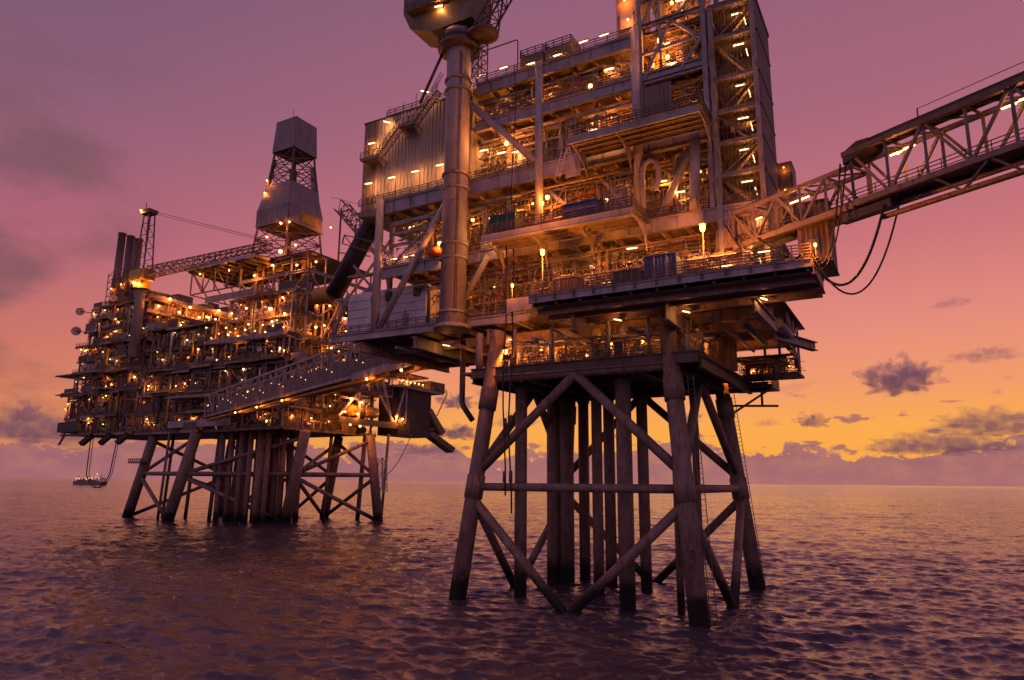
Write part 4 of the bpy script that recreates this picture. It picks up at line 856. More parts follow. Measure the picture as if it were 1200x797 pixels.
for i, (u, v, za, zb, lab) in enumerate(((-43.6, 74.4, 43.9, 12.4, 'left black hanging hose with couplings beside the near left jacket leg'), (-40.9, 71.2, 35.2, 10.5, 'right black hanging hose with couplings dropping from deck corner toward the sea'), (-44.2, 77.15, 71.6, 39.0, 'thin black crane wire hanging down the upper face left of centre column'))):
    T = Thing('hanging_hose', lab, 'hose', (u, v, zb), 'hoses hanging from near platform')
    r = .1 if i < 2 else .07
    T.part('hose', G().path([(u + .25 * math.sin(k * .9) * (1 if k else 0), v, za + (zb - za) * k / 9) for k in range(10)], r, 8), M_HOSE)
    if i < 2:
        for z in (28, 21, 14.6): T.part('coupling', G().lathe((u + .1, v, z), (0, 0, 1), [(-.7, r), (-.6, .22), (.6, .22), (.7, r)], 10), M_DARK)

# ================================================================ enclosed bridge to the far platform
def bridge_left():
    a = Vector((-207, 153.5, 0)); b = Vector((-66, 92, 0)); d = (b - a).normalized(); nrm = Vector((-d.y, d.x, 0)); L = (b - a).length
    T = Thing('enclosed_bridge', 'long purple-grey trussed bridge with cladded side linking both platforms', 'bridge', (-140, 124, 34.5))
    def P(s, n, z): q = a + d * s + nrm * n; return (q.x, q.y, z)
    za, zb, wd = 34.6, 41.8, 4.0; n = 30
    for nn in (0, wd):
        T.part('bottom_chord', G().bar(P(0, nn, za), P(L, nn, za), .5, .6), M_GREY); T.part('top_chord', G().bar(P(0, nn, zb), P(L, nn, zb), .45, .5), M_GREY)
        for i in range(n):
            s, e = L * i / n, L * (i + 1) / n; T.part('truss_post', G().bar(P(s, nn, za), P(s, nn, zb), .3), M_GREY)
            T.part('truss_diagonal', G().bar(P(s, nn, zb), P(e, nn, za), .26) if i % 2 else G().bar(P(s, nn, za), P(e, nn, zb), .26), M_GREY)
    T.part('walkway', G().prism([P(0, .3, za + .1), P(L, .3, za + .1), P(L, wd - .3, za + .1), P(0, wd - .3, za + .1)], (0, 0, .15)), M_DARK)
    # clad lower side, one sheet per bay
    for i in range(3, n):
        s, e = L * i / n, L * (i + 1) / n
        p, q = P(s + .05, -.18, 0), P(e - .05, -.18, 0); T.part('side_panel', G().corr(p, q, za + .35, za + 3.7, .7, .1, tuple(-nrm)), M_BRG)
        if i < n - 3 and i % 1 == 0:
            T.put('deck_lamp', ME_SM, P(s + (e - s) * (.3 + .4 * ((i * 7) % 3) / 2), -.42, za + 2.2 + .9 * ((i * 5) % 3)))
    T.part('near_fascia', G().bar(P(L - 34, -.45, za - .2), P(L, -.45, za - .2), .2, 1.5), M_GREY)
    T.part('under_pipe', G().path([P(0, .6, za - 1.0), P(L - 20, .6, za - 1.0)], .34, 10), M_YEL)
    T.part('under_pipe', G().path([P(0, 2.2, za - 1.1), P(L - 10, 2.2, za - 1.1)], .28, 10), M_PIPE)
    for i in range(0, n, 2): s = L * i / n; T.part('cross_beam', G().bar(P(s, -.1, za - .4), P(s, wd + .1, za - .4), .3), M_DARK)
    for s in (L - 12, L - 26, 40, 60, 80): T.put('deck_lamp', ME_BULK, P(s, -.9, za - 1.6), 0, 0, None, 1.1)
g = G(); g.lathe((0, 0, 0), (0, 0, 1), [(-.1, .04), (-.05, .1), (.05, .1), (.1, .04)], 8)
ME_SM = g.mesh('deck_lamp', emit('small bridge lamp glow', (1, .6, .24), 2.2))
bridge_left()

# ================================================================ FAR PLATFORM
def far_jacket():
    T = Thing('steel_jacket', 'dark many-legged steel jacket with central conductor cluster under the far platform', 'jacket', (-205, 180, 0))
    legs = [((-262, 164.5, -3), (-246, 162, 30), 1.9), ((-227, 157, -3), (-217, 158.5, 30), 2.0), ((-186, 172, -3), (-175, 168.5, 30), 1.9), ((-204, 208.5, -3), (-190, 200, 30), 1.8), ((-167.5, 199, -3), (-167.5, 192, 30), 1.7), ((-262, 205, -3), (-249, 199, 30), 1.7), ((-226, 212, -3), (-219, 203, 30), 1.6)]
    for p, q, r in legs: T.part('leg', G().tube(p, q, r, r * .92, n=16), M_LEG)
    def at(i, z): p, q, _ = legs[i]; t = (z + 3) / 33; return tuple(p[k] + (q[k] - p[k]) * t for k in range(3))
    for i, j in ((0, 1), (1, 2), (2, 4), (4, 3), (3, 6), (6, 5), (5, 0), (1, 6), (2, 3)):
        T.part('horizontal_brace', G().tube(at(i, 16), at(j, 16), .75, n=10), M_LEG)
        T.part('diagonal_brace', G().tube(at(i, 15), at(j, 0), .7, n=10), M_LEG); T.part('diagonal_brace', G().tube(at(j, 28), at(i, 16), .65, n=10), M_LEG)
    rnd = random.Random(4)
    for a in range(6):
        for b in range(3):
            u, v = -209 + a * 4.4 + rnd.uniform(-1, 1), 164 + b * 7 + rnd.uniform(-.5, .5); T.part('conductor_pipe', G().tube((u, v, -3), (u, v, 31), rnd.uniform(.8, 1.35), n=10), M_LEG)
    for u, v, r in ((-251, 172, .6), (-243, 176, .7), (-232, 168, .55), (-215, 165, .7), (-213, 172, .9), (-178, 199, .8), (-172, 205, .5), (-186, 190, .6), (-182, 203, .5), (-240, 190, .8), (-236, 160, .5)):
        T.part('caisson', G().tube((u, v, -3), (u + 2, v, 31), r, n=10), M_LEG)
    T.part('leg_walkway', G().box((-256.5, 159.6, 19.7), (-248, 162, 20)).rail((-256.5, 159.6, 20), (-248, 159.6, 20), 1.4, 1.2, .16), M_DARK)
far_jacket()

FS = [M_FARG, M_GALV, M_PIPE, M_FARD, M_REDP, M_FARG, M_YEL, M_FARD]
def module(T, u0, u1, v0, v1, zs, seed, step=9.0, dens=.10, lamp=.16, core=True, brace=.5, over=1.2, fl=M_FARD):
    rnd = random.Random(seed); U = rnd.uniform
    nu, nv = max(1, round((u1 - u0) / step)), max(1, round((v1 - v0) / step))
    for z in zs:
        T.part('deck_plate', G().box((u0, v0, z - .35), (u1, v1, z)), fl)
        for i in range(nu):
            a, b = u0 + (u1 - u0) * i / nu, u0 + (u1 - u0) * (i + 1) / nu; a -= over * (i == 0); b += over * (i == nu - 1)
            ov = over * rnd.choice((.15, .5, 1.0, 1.0, 1.6, 2.3)); zz = z + rnd.choice((0, 0, .05, -.05)); k = rnd.random()
            T.part('walkway', G().box((a, v0 - ov, zz - .3), (b, v0 - .01, zz - .004)), fl); T.part('edge_beam', G().bar((a, v0 - ov - .1, zz - .45), (b, v0 - ov - .1, zz - .45), .25, rnd.choice((.5, .8, 1.0))), rnd.choice((M_FARG, M_FARD, M_FARD)))
            if k < .8: T.part('handrail', G().rail((a, v0 - ov, zz), (b, v0 - ov, zz), 1.25, 2.2, .085, 2), M_FARD)
            if k > .72: T.part('hung_panel', G().corr((a + U(0, 2), v0 - ov - .15, 0), (b - U(0, 2), v0 - ov - .15, 0), zz + .1, zz + U(1.6, 4.2), .9, .12), rnd.choice((M_CLADB, M_FARD, M_FARG, M_DARK)))
        for i in range(nv):
            a, b = v0 + (v1 - v0) * i / nv, v0 + (v1 - v0) * (i + 1) / nv; ov = over * rnd.choice((.15, .5, 1.0, 1.0, 1.6, 2.3)); k = rnd.random()
            T.part('walkway', G().box((u1 + .01, a, z - .3), (u1 + ov, b, z - .004)), fl); T.part('edge_beam', G().bar((u1 + ov + .1, a, z - .45), (u1 + ov + .1, b, z - .45), .25, rnd.choice((.5, .8, 1.0))), rnd.choice((M_FARG, M_FARD, M_FARD)))
            if k < .8: T.part('handrail', G().rail((u1 + ov, a, z), (u1 + ov, b, z), 1.25, 2.2, .085, 2), M_FARD)
            if k > .72: T.part('hung_panel', G().corr((u1 + ov + .15, a + U(0, 2), 0), (u1 + ov + .15, b - U(0, 2), 0), z + .1, z + U(1.6, 4.2), .9, .12, (1, 0, 0)), rnd.choice((M_CLADB, M_FARD, M_FARG, M_DARK)))
    for i in range(int((u1 - u0) / 6)):
        r = U(.15, .5); u = U(u0, u1); T.part('riser', G().path([(u, v0 - .9, zs[0] + U(0, 3)), (u, v0 - .9, zs[-1] - U(0, 3)), (u, v0 + 1.5, zs[-1] - U(0, 2))], r), rnd.choice(FS))
    for i in range(int((v1 - v0) / 7)):
        r = U(.15, .5); v = U(v0, v1); T.part('riser', G().path([(u1 + .9, v, zs[0] + U(0, 3)), (u1 + .9, v, zs[-1] - U(0, 3)), (u1 - 1.5, v, zs[-1] - U(0, 2))], r), rnd.choice(FS))
    for i in range(nu + 1): u = u0 + (u1 - u0) * i / nu; T.part('column', G().bar((u, v0, zs[0]), (u, v0, zs[-1]), .6), M_FARG)
    for i in range(1, nv + 1): v = v0 + (v1 - v0) * i / nv; T.part('column', G().bar((u1, v, zs[0]), (u1, v, zs[-1]), .6), M_FARG)
    for za, zb in zip(zs[:-1], zs[1:]):
        for i in range(nu):
            a, b = u0 + (u1 - u0) * i / nu, u0 + (u1 - u0) * (i + 1) / nu
            if rnd.random() < brace: T.part('diagonal_brace', G().bar((a, v0, za), (b, v0, zb - .4), .38) if rnd.random() < .5 else G().bar((b, v0, za), (a, v0, zb - .4), .38), M_FARG)
            k = rnd.random()
            if core: T.part('wall_panel', G().corr((a + .1, v0 + U(2.5, 6), 0), (b - .1, v0 + U(2.5, 6), 0), za, zb - .35, 1.2, .2), rnd.choice((M_FARD, M_CLADB, M_FARG, M_CLADB, M_FARD)))
        for i in range(nv):
            a, b = v0 + (v1 - v0) * i / nv, v0 + (v1 - v0) * (i + 1) / nv
            if rnd.random() < brace: T.part('diagonal_brace', G().bar((u1, a, za), (u1, b, zb - .4), .38) if rnd.random() < .5 else G().bar((u1, b, za), (u1, a, zb - .4), .38), M_FARG)
            if core: T.part('wall_panel', G().corr((u1 - U(2.5, 6), a + .1, 0), (u1 - U(2.5, 6), b - .1, 0), za, zb - .35, 1.2, .2, (1, 0, 0)), rnd.choice((M_FARD, M_CLADB, M_FARG, M_CLADB, M_FARD)))
        n = int((u1 - u0) * (zb - za) * dens); clutter(T, u0, u1, v0 - .6, v0 + 4.5, za, zb - .35, n, rnd.randrange(9999), 1.5, int(n * 9), 0, None, FS)
        n2 = int((v1 - v0) * (zb - za) * dens)   # side face: risers, boxes, tanks set along v
        for i in range(n2):
            v = U(v0, v1); k = rnd.random(); u = u1 + U(-3.5, .8)
            if k < .4: r = U(.12, .4); T.part('pipe', G().path([(u, v, za), (u, v, zb - U(.5, 2)), (u, v + U(.5, 3), zb - .6)], r), rnd.choice(FS))
            elif k < .65: zz = U(za + 1, zb - .5); T.part('pipe', G().path([(u, v, zz), (u, min(v1, v + U(3, 12)), zz)], U(.12, .4)), rnd.choice(FS))
            elif k < .85: T.part('cabinet', G().box((u - 1, v, za), (u, v + U(1, 3), za + U(1, 2.8))), rnd.choice(FS))
            else: domed(gg := G(), (u - .8, v, za + 1.6), (0, 1, 0), U(2, 5), U(.7, 1.3), 10); T.part('vessel', gg, rnd.choice(FS))
        for i in range(int((u1 - u0) * lamp * (zb - za) / 9)):
            T.put('deck_lamp' , ME_BULKW if rnd.random() < .3 else ME_BULKF, (U(u0, u1), v0 - U(.2, 1.1), U(za + 1.5, zb - .9)), 0, 0, None, rnd.choice((.3, .35, .4, .5, .6, .8)))
        for i in range(int((v1 - v0) * lamp * (zb - za) / 9)):
            T.put('deck_lamp', ME_BULKW if rnd.random() < .3 else ME_BULKF, (u1 + U(.2, 1.0), U(v0, v1), U(za + 1.5, zb - .9)), 0, 0, None, rnd.choice((.3, .35, .4, .5, .6, .8)))
def lattice(T, name, p0, p1, w0, w1, n, mat, t=.3, d=.2, xdir=(0, 1, 0)):
    p0, p1 = Vector(p0), Vector(p1); ax = (p1 - p0).normalized(); x = Vector(xdir); x = (x - ax * x.dot(ax)).normalized(); y = ax.cross(x); g = G()
    def cs(s): wd = w0 + (w1 - w0) * s; c = p0 + (p1 - p0) * s; return [c + x * a * wd / 2 + y * b * wd / 2 for a, b in ((-1, -1), (1, -1), (1, 1), (-1, 1))]
    for i in range(n):
        a, b = cs(i / n), cs((i + 1) / n)
        for k in range(4):
            g.bar(a[k], b[k], t); g.bar(a[k], b[(k + 1) % 4], d); g.bar(b[k], b[(k + 1) % 4], d)
            if (i + k) % 2 == 0: g.bar(a[(k + 1) % 4], b[k], d)
    return T.part(name, g, mat)

def far_production():
    T = Thing('platform_topsides', 'far left production platform stacked with dark lit decks below three exhaust stacks', 'platform', (-280, 175, 31))
    # lowest level, with framed overhang at the left
    module(T, -305, -258, 161, 200, [31.5, 38.5, 47.5], 51, 8, .10, .17)
    module(T, -303, -258, 161.5, 205, [48.5, 56.0], 52, 8, .10, .2, over=3.0)
    module(T, -301, -258, 161.5, 208, [57, 62, 68], 53, 8, .12, .25)
    module(T, -297, -258, 162, 210, [68.4, 74.0, 79.0, 84.4], 54, 8, .13, .3)
    T.part('ledge', G().box((-313, 159.5, 48.1), (-300, 172, 48.5)), M_DARK); T.part('ledge', G().box((-315, 159.5, 56.2), (-300, 172, 56.7)), M_DARK)
    T.part('overhang_box', G().box((-307, 159, 32.5), (-292, 170, 36.5)), M_BLACK)
    for k in range(4): T.part('overhang_frame', G().bar((-299.5 + k * 2.6, 159.4, 36.5), (-299.5 + k * 2.6, 159.4, 44.5), .3), M_DARK)
    for k in range(4): T.part('overhang_frame', G().bar((-299.5, 159.4, 38 + k * 2.1), (-291.5, 159.4, 38 + k * 2.1), .3), M_DARK)
    # long upper girders of the side facing right
    for z, h_ in ((85.0, 1.4), (79.0, 1.6)): T.part('girder', G().ibeam((-256.4, 160, z), (-256.4, 211, z), .6, h_, .15), M_CLAD)
    for k in range(4): v = 163 + k * 12; T.part('roof_box', G().box((-268, v, 84.8), (-260, v + 7, 88 + (k % 2) * 1.5)), (M_YEL, M_CLADB)[k % 2])
    rnd = random.Random(8)
    for k in range(10): T.put('deck_lamp', ME_BULKF, (-255.4, 164 + k * 4.6, 80.2 + rnd.uniform(-.4, 5)), 0, 0, None, 1.25)
    clutter(T, -294, -260, 163, 170, 84.5, 88, 26, 77, 1.4, 60, 0, None, FS)
    # life-boat davits / skids under the left end
    for u in (-283, -270, -259): T.part('chute', G().bar((u, 160, 30.8), (u - 3.2, 158, 27.2), 2.6, 1.6), M_BLACK)
    T.part('bracket', G().bar((-303, 160, 31), (-306, 160, 27.5), .6), M_DARK)
    return T
far_production()
def far_drilling():
    T = Thing('drilling_topsides', 'far drilling platform decks glowing with lamps between the bridge and the derrick', 'platform', (-210, 175, 31))
    module(T, -254, -178, 161, 204, [31, 38.0, 45.0, 53.0], 61, 9, .09, .16)
    module(T, -250, -214, 160, 200, [54.0, 62.0, 69.5], 62, 9, .11, .24)
    module(T, -214, -180, 161, 204, [54.0, 61.6], 63, 9, .10, .2)
    module(T, -213, -180, 165, 204, [62.4, 70, 78.5], 64, 9, .09, .14, core=False, brace=.9)
    T.part('deck_edge', G().bar((-216, 158.6, 61.8), (-178, 158.6, 61.8), .3, 1.4), M_GREY)
    T.part('front_girder', G().bar((-233, 158.3, 33.2), (-200, 158.3, 33.2), .4, 2.4), M_LIGHT)
    T.part('balcony', G().box((-232, 155.5, 42.2), (-206, 161, 42.9)), M_GREY); T.part('handrail', G().rail((-232, 155.5, 42.9), (-206, 155.5, 42.9), 1.3, 2, .12), M_DARK)
    T.part('balcony', G().box((-246, 157, 45.0), (-224, 161, 45.8)), M_YEL)
    for k in range(14): T.put('deck_lamp', ME_BULKF if k % 3 else ME_BULKW, (-216 + k * 2.7 + (k * 31 % 7) * .3, 160.2, 63.2 + (k * 37 % 5) * .9), 0, 0, None, .45 + .1 * (k * 13 % 4))
    # skid truss carrying the drill floor
    for (p, q) in (((-213, 168, 78), (-178, 168, 78)), ((-213, 168, 86), (-178, 168, 86)), ((-178, 168, 86), (-178, 200, 86)), ((-178, 168, 78), (-178, 200, 78))): T.part('girder', G().ibeam(p, q, .8, 1.2, .2), M_CLAD)
    for k in range(5):
        u = -213 + k * 8.75; T.part('truss_post', G().bar((u, 168, 78), (u, 168, 93), .5), M_CLAD)
        if k < 4: T.part('truss_diagonal', G().bar((u, 168, 78 if k % 2 else 86), (u + 8.75, 168, 86 if k % 2 else 78), .45), M_CLAD)
        v = 168 + k * 8; T.part('truss_post', G().bar((-178, v, 62), (-178, v, 93), .5), M_CLAD)
        if k < 4: T.part('truss_diagonal', G().bar((-178, v, 78 if k % 2 else 86), (-178, v + 8, 86 if k % 2 else 78), .45), M_CLAD); T.part('truss_diagonal', G().bar((-178, v, 62), (-178, v + 8, 78), .4), M_GREY); T.part('truss_diagonal', G().bar((-213 + k * 8.75, 167, 62), (-204 + k * 8.75, 167, 78), .4), M_GREY)
    T.part('drill_floor', G().box((-214, 167, 92), (-177, 200, 92.8)), M_DARK)
    clutter(T, -212, -180, 168, 176, 79, 91.5, 34, 88, 1.6, 120, 0, None, FS)
    # pipe-rack roof standing out to the left, seen from below
    T.part('rack_roof', G().box((-234.5, 159.5, 91.2), (-196, 186, 92.2)), M_BLACK); T.part('rack_edge', G().bar((-234.5, 159.3, 91.7), (-196, 159.3, 91.7), .3, 1.1), M_GALV)
    for k in range(9): u = -233 + k * 4.4; T.part('joist', G().bar((u, 160, 90.8), (u, 186, 90.8), .35, .8), M_DARK)
    for v in (161, 185):
        T.part('rack_chord', G().bar((-232, v, 82), (-205, v, 82), .45), M_DARK)
        for k in range(5):
            u = -232 + k * 6.75; T.part('rack_post', G().bar((u, v, 82), (u, v, 91), .4), M_DARK)
            if k < 4: T.part('rack_diagonal', G().bar((u, v, 91 if k % 2 == 0 else 82), (u + 6.75, v, 82 if k % 2 == 0 else 91), .35), M_DARK)
    for k in range(4): v = 161 + k * 8; T.part('rack_chord', G().bar((-232, v, 82), (-232, v + (8 if k < 3 else 0.1), 82), .4), M_DARK); T.part('rack_diagonal', G().bar((-232, v, 91), (-232, v + 8 if k < 3 else v, 82), .32), M_DARK)
    T.part('side_girder', G().bar((-222, 160.5, 78.6), (-196, 160.5, 78.6), .5, 2.4), M_GREY)
    for u, v, z, s in ((-193, 168, 94.8, 1.6), (-196, 167.5, 90, 1.0), (-204, 166.5, 87, .9), (-183, 167, 88, .9), (-179, 172, 90, .9), (-214, 163, 89.5, 1.0), (-226, 160, 89, .8), (-200, 161, 73, .9), (-190, 163, 72, 1.5), (-184, 164, 70, .8), (-186, 164.5, 76, .8), (-177, 178, 75, .9), (-177, 186, 72, 1.0), (-177, 190, 66, 1.1), (-177, 172, 66, 1.0), (-177, 180, 60, .9)): T.put('deck_lamp', ME_BULKF, (u, v, z), 0, 0, None, s)
    # right wing: open truss bay, dark tank house and chute
    T.part('deck_plate', G().box((-178, 178, 34.3), (-168, 238, 35)), M_OLIVE); T.part('edge_beam', G().bar((-167.8, 176, 34.2), (-167.8, 207, 34.2), .4, 2.2), M_OLIVE)
    for p, q in (((-168, 176, 35.4), (-168, 192, 51)), ((-168, 192, 51), (-168, 205, 35.4)), ((-168, 198, 51), (-168, 204, 35.4)), ((-168, 190, 51), (-168, 212, 52)), ((-168, 212, 35.4), (-168, 212, 53)), ((-168, 206, 35.4), (-168, 212, 52)), ((-168, 186, 35.4), (-168, 186, 45)), ((-168, 176, 42), (-168, 190, 42))): T.part('truss_member', G().bar(p, q, .7), M_LIGHT)
    for k in range(2): domed(gg := G(), (-170, 186 + k * 8, 38.2), (0, 1, 0), 6.0, 1.9, 14); T.part('tank', gg, M_YEL)
    T.part('tank_house', G().corr((-168, 208, 0), (-168, 228, 0), 31, 48.6, 1.2, .2, (1, 0, 0)).box((-178, 208, 31), (-168.2, 228, 48.6)), M_BLACK)
    T.part('upper_walkway', G().box((-178, 205, 48.8), (-166, 234, 49.6)), M_GREY); T.part('upper_cabin', G().box((-177, 226, 49.6), (-167, 236, 53.6)), M_DARK); T.part('upper_shelf', G().box((-178, 206, 54), (-166.5, 224, 54.6)), M_DARK)
    T.part('handrail', G().rail((-166, 205, 49.6), (-166, 236, 49.6), 1.4, 2, .14), M_DARK)
    for k in range(6): T.put('deck_lamp', ME_BULKF, (-167, 208 + k * 2.6, 51.2), 0, 0, None, .8)
    T.part('chute', G().bar((-170, 229, 33), (-166, 240, 26.5), 5, 2.2), M_DARK); T.part('chute', G().bar((-170, 228, 42), (-168, 235, 33), 5, 2.2), M_CLADB); T.part('chute_stay', G().bar((-167, 238, 50), (-167, 231, 40), .3), M_DARK)
    for u, v, z, s in ((-167, 181, 41.4, 1.4), (-167, 184.5, 36.6, .9), (-167, 205.5, 37.4, 1.0), (-167, 209, 36.8, 1.0), (-167, 186, 40.8, 1.0), (-167, 178, 36.8, .9), (-168, 187, 32.6, 1.0), (-168, 182, 32.8, .9)): T.put('deck_lamp', ME_BULKF, (u, v, z), 0, 0, None, s)
    module(T, -178, -170, 164, 206, [45.5, 53.5], 66, 8, .08, .15)
    # pale lattice at the right foot (ladder frame)
    lattice(T, 'ladder_frame', (-164.9, 197, 10), (-164.9, 196, 22), 2.2, 2.2, 5, M_GALV, .2, .14)
far_drilling()
def derrick():
    T = Thing('drilling_derrick', 'tall drilling derrick with two grey wind-clad boxes and open lattice between', 'derrick', (-202, 182, 93))
    cu, cv = -204.0, 181.0
    def ring(h, z): return [(cu + a * h, cv + b * h, z) for a, b in ((-1, -1), (1, -1), (1, 1), (-1, 1))]
    def hs(z): return np.interp(z, [93, 109, 126, 140.5, 153.5], [9.6, 8.1, 6.5, 5.3, 4.9])
    zs = [93, 98.5, 104, 109, 115, 121, 126, 130.8, 135.6, 140.5, 147, 153.5]
    for k in range(4):
        T.part('corner_leg', G().path([ring(hs(z), z)[k] for z in zs], .42, 6), M_DARK)
    for i, (a, b) in enumerate(zip(zs[:-1], zs[1:])):
        ra, rb = ring(hs(a), a), ring(hs(b), b)
        for k in range(4):
            j = (k + 1) % 4; T.part('lattice_girt', G().bar(rb[k], rb[j], .32), M_DARK); T.part('lattice_diagonal', G().bar(ra[k], rb[j], .28), M_DARK); T.part('lattice_diagonal', G().bar(ra[j], rb[k], .28), M_DARK)
    def shroud(z0, z1, h0, h1, name, off=.5, skip=()):
        a, b = ring(h0 + off, z0), ring(h1 + off, z1); n = 6
        for k in range(4):
            j = (k + 1) % 4
            for i in range(n):
                t, s = i / n + .004, (i + 1) / n - .004
                if (k, i) in skip: continue
                q = [Vector(a[k]).lerp(Vector(a[j]), t), Vector(a[k]).lerp(Vector(a[j]), s), Vector(b[k]).lerp(Vector(b[j]), s), Vector(b[k]).lerp(Vector(b[j]), t)]
                o = (q[1] - q[0]).cross(q[3] - q[0]).normalized() * .12
                T.part('wind_panel', G().prism(q, o), M_CLADP)
        T.part('shroud_rim', G().path([Vector(p) + Vector((0, 0, .1)) for p in b] + [Vector(b[0]) + Vector((0, 0, .1))], .2, 4), M_DARK)
    shroud(109, 115.5, 8.2, 8.2, 'lower'); shroud(115.6, 126, 8.2, 6.4, 'mid', .4); shroud(140.5, 153.5, 5.5, 4.9, 'top')
    T.part('crown_floor', G().box((cu - 5.6, cv - 5.6, 140.5), (cu + 5.6, cv + 5.6, 140.9)), M_DARK); T.part('crown_roof', G().box((cu - 5.2, cv - 5.2, 153.3), (cu + 5.2, cv + 5.2, 153.8)), M_DARK)
    T.part('lower_floor', G().box((cu - 8, cv - 8, 108.6), (cu + 8, cv + 8, 109)), M_DARK)
    T.part('crown_mast', G().bar((cu + 2, cv - 4, 153), (cu + 2, cv - 4, 158), .12), M_DARK)
    T.part('ladder_way', G().path([(cu - 8 + (z - 115) * .1, cv - 7 + (z - 115) * .1, z) for z in (115, 123, 131, 138)], .9, 4), M_DARK)
    T.part('back_windwall', G().prism([(cu + 8.3, cv + 5, 109), (cu + 8.3, cv + 9.8, 109), (cu + 5.6, cv + 6.6, 135), (cu + 5.6, cv + 3.6, 135)], (-.3, 0, 0)), M_CLADP)
    T.part('monkey_board', G().box((cu + 8.8, cv - 2, 110.5), (cu + 9.2, cv + 6, 114)), M_YEL)
    T.part('travelling_block', G().box((cu - 1, cv - 1, 122), (cu + 1, cv + 1, 134)).tube((cu, cv, 96), (cu, cv, 140), .35, n=8), M_DARK)
    for z, u in ((128, -209.6), (123, -210.2), (118.5, -210.8)): T.put('deck_lamp', ME_BULKF, (u, 173.2, z), 0, 0, None, .8)
    for u, v, z, s in ((-193, 171, 107.2, .9), (-198, 171.5, 107.8, 1.0), (-191, 173, 98.5, .9), (-205, 171.5, 103.6, .9), (-191, 190, 111, .8)): T.put('deck_lamp', ME_BULKF, (u, v, z), 0, 0, None, s)
M_CLADP = material('pale wind cladding', (.27, .245, .25), .6, 0, .18, .25, .5)
derrick()
def crane_far():
    T = Thing('pedestal_crane', 'far pedestal crane with long lattice boom laid toward the derrick', 'crane', (-259, 158, 60))
    c = (-259.0, 158.2)
    T.part('pedestal', G().lathe((*c, 0), (0, 0, 1), [(60, 1.9), (84.5, 1.9), (86, 2.7), (86.6, 2.7)], 20), M_CLAD)
    T.part('gallery', G().lathe((*c, 86.8), (0, 0, 1), [(-.3, 2.0), (-.25, 4.0), (.2, 4.0), (.25, 2)], 16), M_DARK)
    T.part('slew_house', G().box((c[0] - 5, c[1] - 2.4, 90.5), (c[0] + 4.5, c[1] + 2.4, 94.8)).box((c[0] - 2.2, c[1] - 2, 87), (c[0] + 2.2, c[1] + 2, 90.5)), M_YEL)
    g = G()
    for b in (-1.8, 1.8):
        g.bar((c[0] - 3, c[1] + b, 94.8), (c[0] - 1.4, c[1] + b * .7, 119), .4); g.bar((c[0] + 3.2, c[1] + b, 94.8), (c[0] + 1.4, c[1] + b * .7, 119), .4)
        for k in range(1, 5): z = 94.8 + k * 4.8; g.bar((c[0] - 3 + k * .3, c[1] + b * (1 - k * .06), z), (c[0] + 3.2 - k * .35, c[1] + b * (1 - k * .06), z), .22); g.bar((c[0] - 3 + k * .3, c[1] + b * (1 - k * .06), z), (c[0] + 3.2 - k * .35, c[1] + b * (1 - k * .06), z - 4.6), .18)
    g.box((c[0] - 3.4, c[1] - 2, 118.4), (c[0] + 2.4, c[1] + 2, 120)); g.bar((c[0] - 3, c[1], 120), (c[0] - 3, c[1], 124), .2)
    T.part('a_frame', g, M_DARK)
    lattice(T, 'boom', (c[0] + 5, c[1], 93.4), (c[0] + 68, c[1] + 3, 94.6), 3.6, 2.6, 22, M_DARK, .3, .18)
    T.part('luffing_wire', G().bar((c[0] + 1.4, c[1], 119.4), (c[0] + 66, c[1] + 3, 97.5), .16).bar((c[0] + 1.4, c[1] + 1, 118.6), (c[0] + 66, c[1] + 3, 96.8), .14), M_BLACK)
    for du, z in ((-.5, 89), (2.6, 88.2)): T.put('floodlight', ME_SODF, (c[0] + du, c[1] - 2.7, z))
    T.put('deck_lamp', ME_BULKF, (c[0] - 2.6, c[1] - 2.2, 119.6))
g = G(); g.lathe((0, 0, 0), (0, 0, 1), [(-.5, .1), (-.35, .5), (.1, .7), (.5, .55), (.6, .1)], 10); ME_SODF = g.mesh('floodlight', emit('far sodium glow', (1, .42, .06), 12)); LAMPS[ME_SODF.name_full] = (9000, SODC, -.8)
crane_far()
def right_boom():
    T = Thing('lattice_boom', 'dark lattice boom slanting down behind the derrick toward the near platform', 'boom', (-165, 190, 92))
    lattice(T, 'boom', (-186, 190, 119), (-161.5, 190, 93), 4.6, 3.6, 11, M_DARK, .32, .2)
    T.part('stay_wire', G().bar((-192, 190, 124), (-152, 190, 108), .14), M_BLACK)
    T.part('support', G().bar((-170, 190, 78), (-165, 190, 96), .5).bar((-160, 190, 78), (-163, 190, 94), .5).bar((-186, 190, 92), (-186, 190, 118), .5).bar((-178, 190, 92), (-178, 190, 110), .5).bar((-186, 190, 100), (-170, 190, 96), .4).bar((-186, 190, 92), (-170, 190, 104), .35), M_DARK)
right_boom()
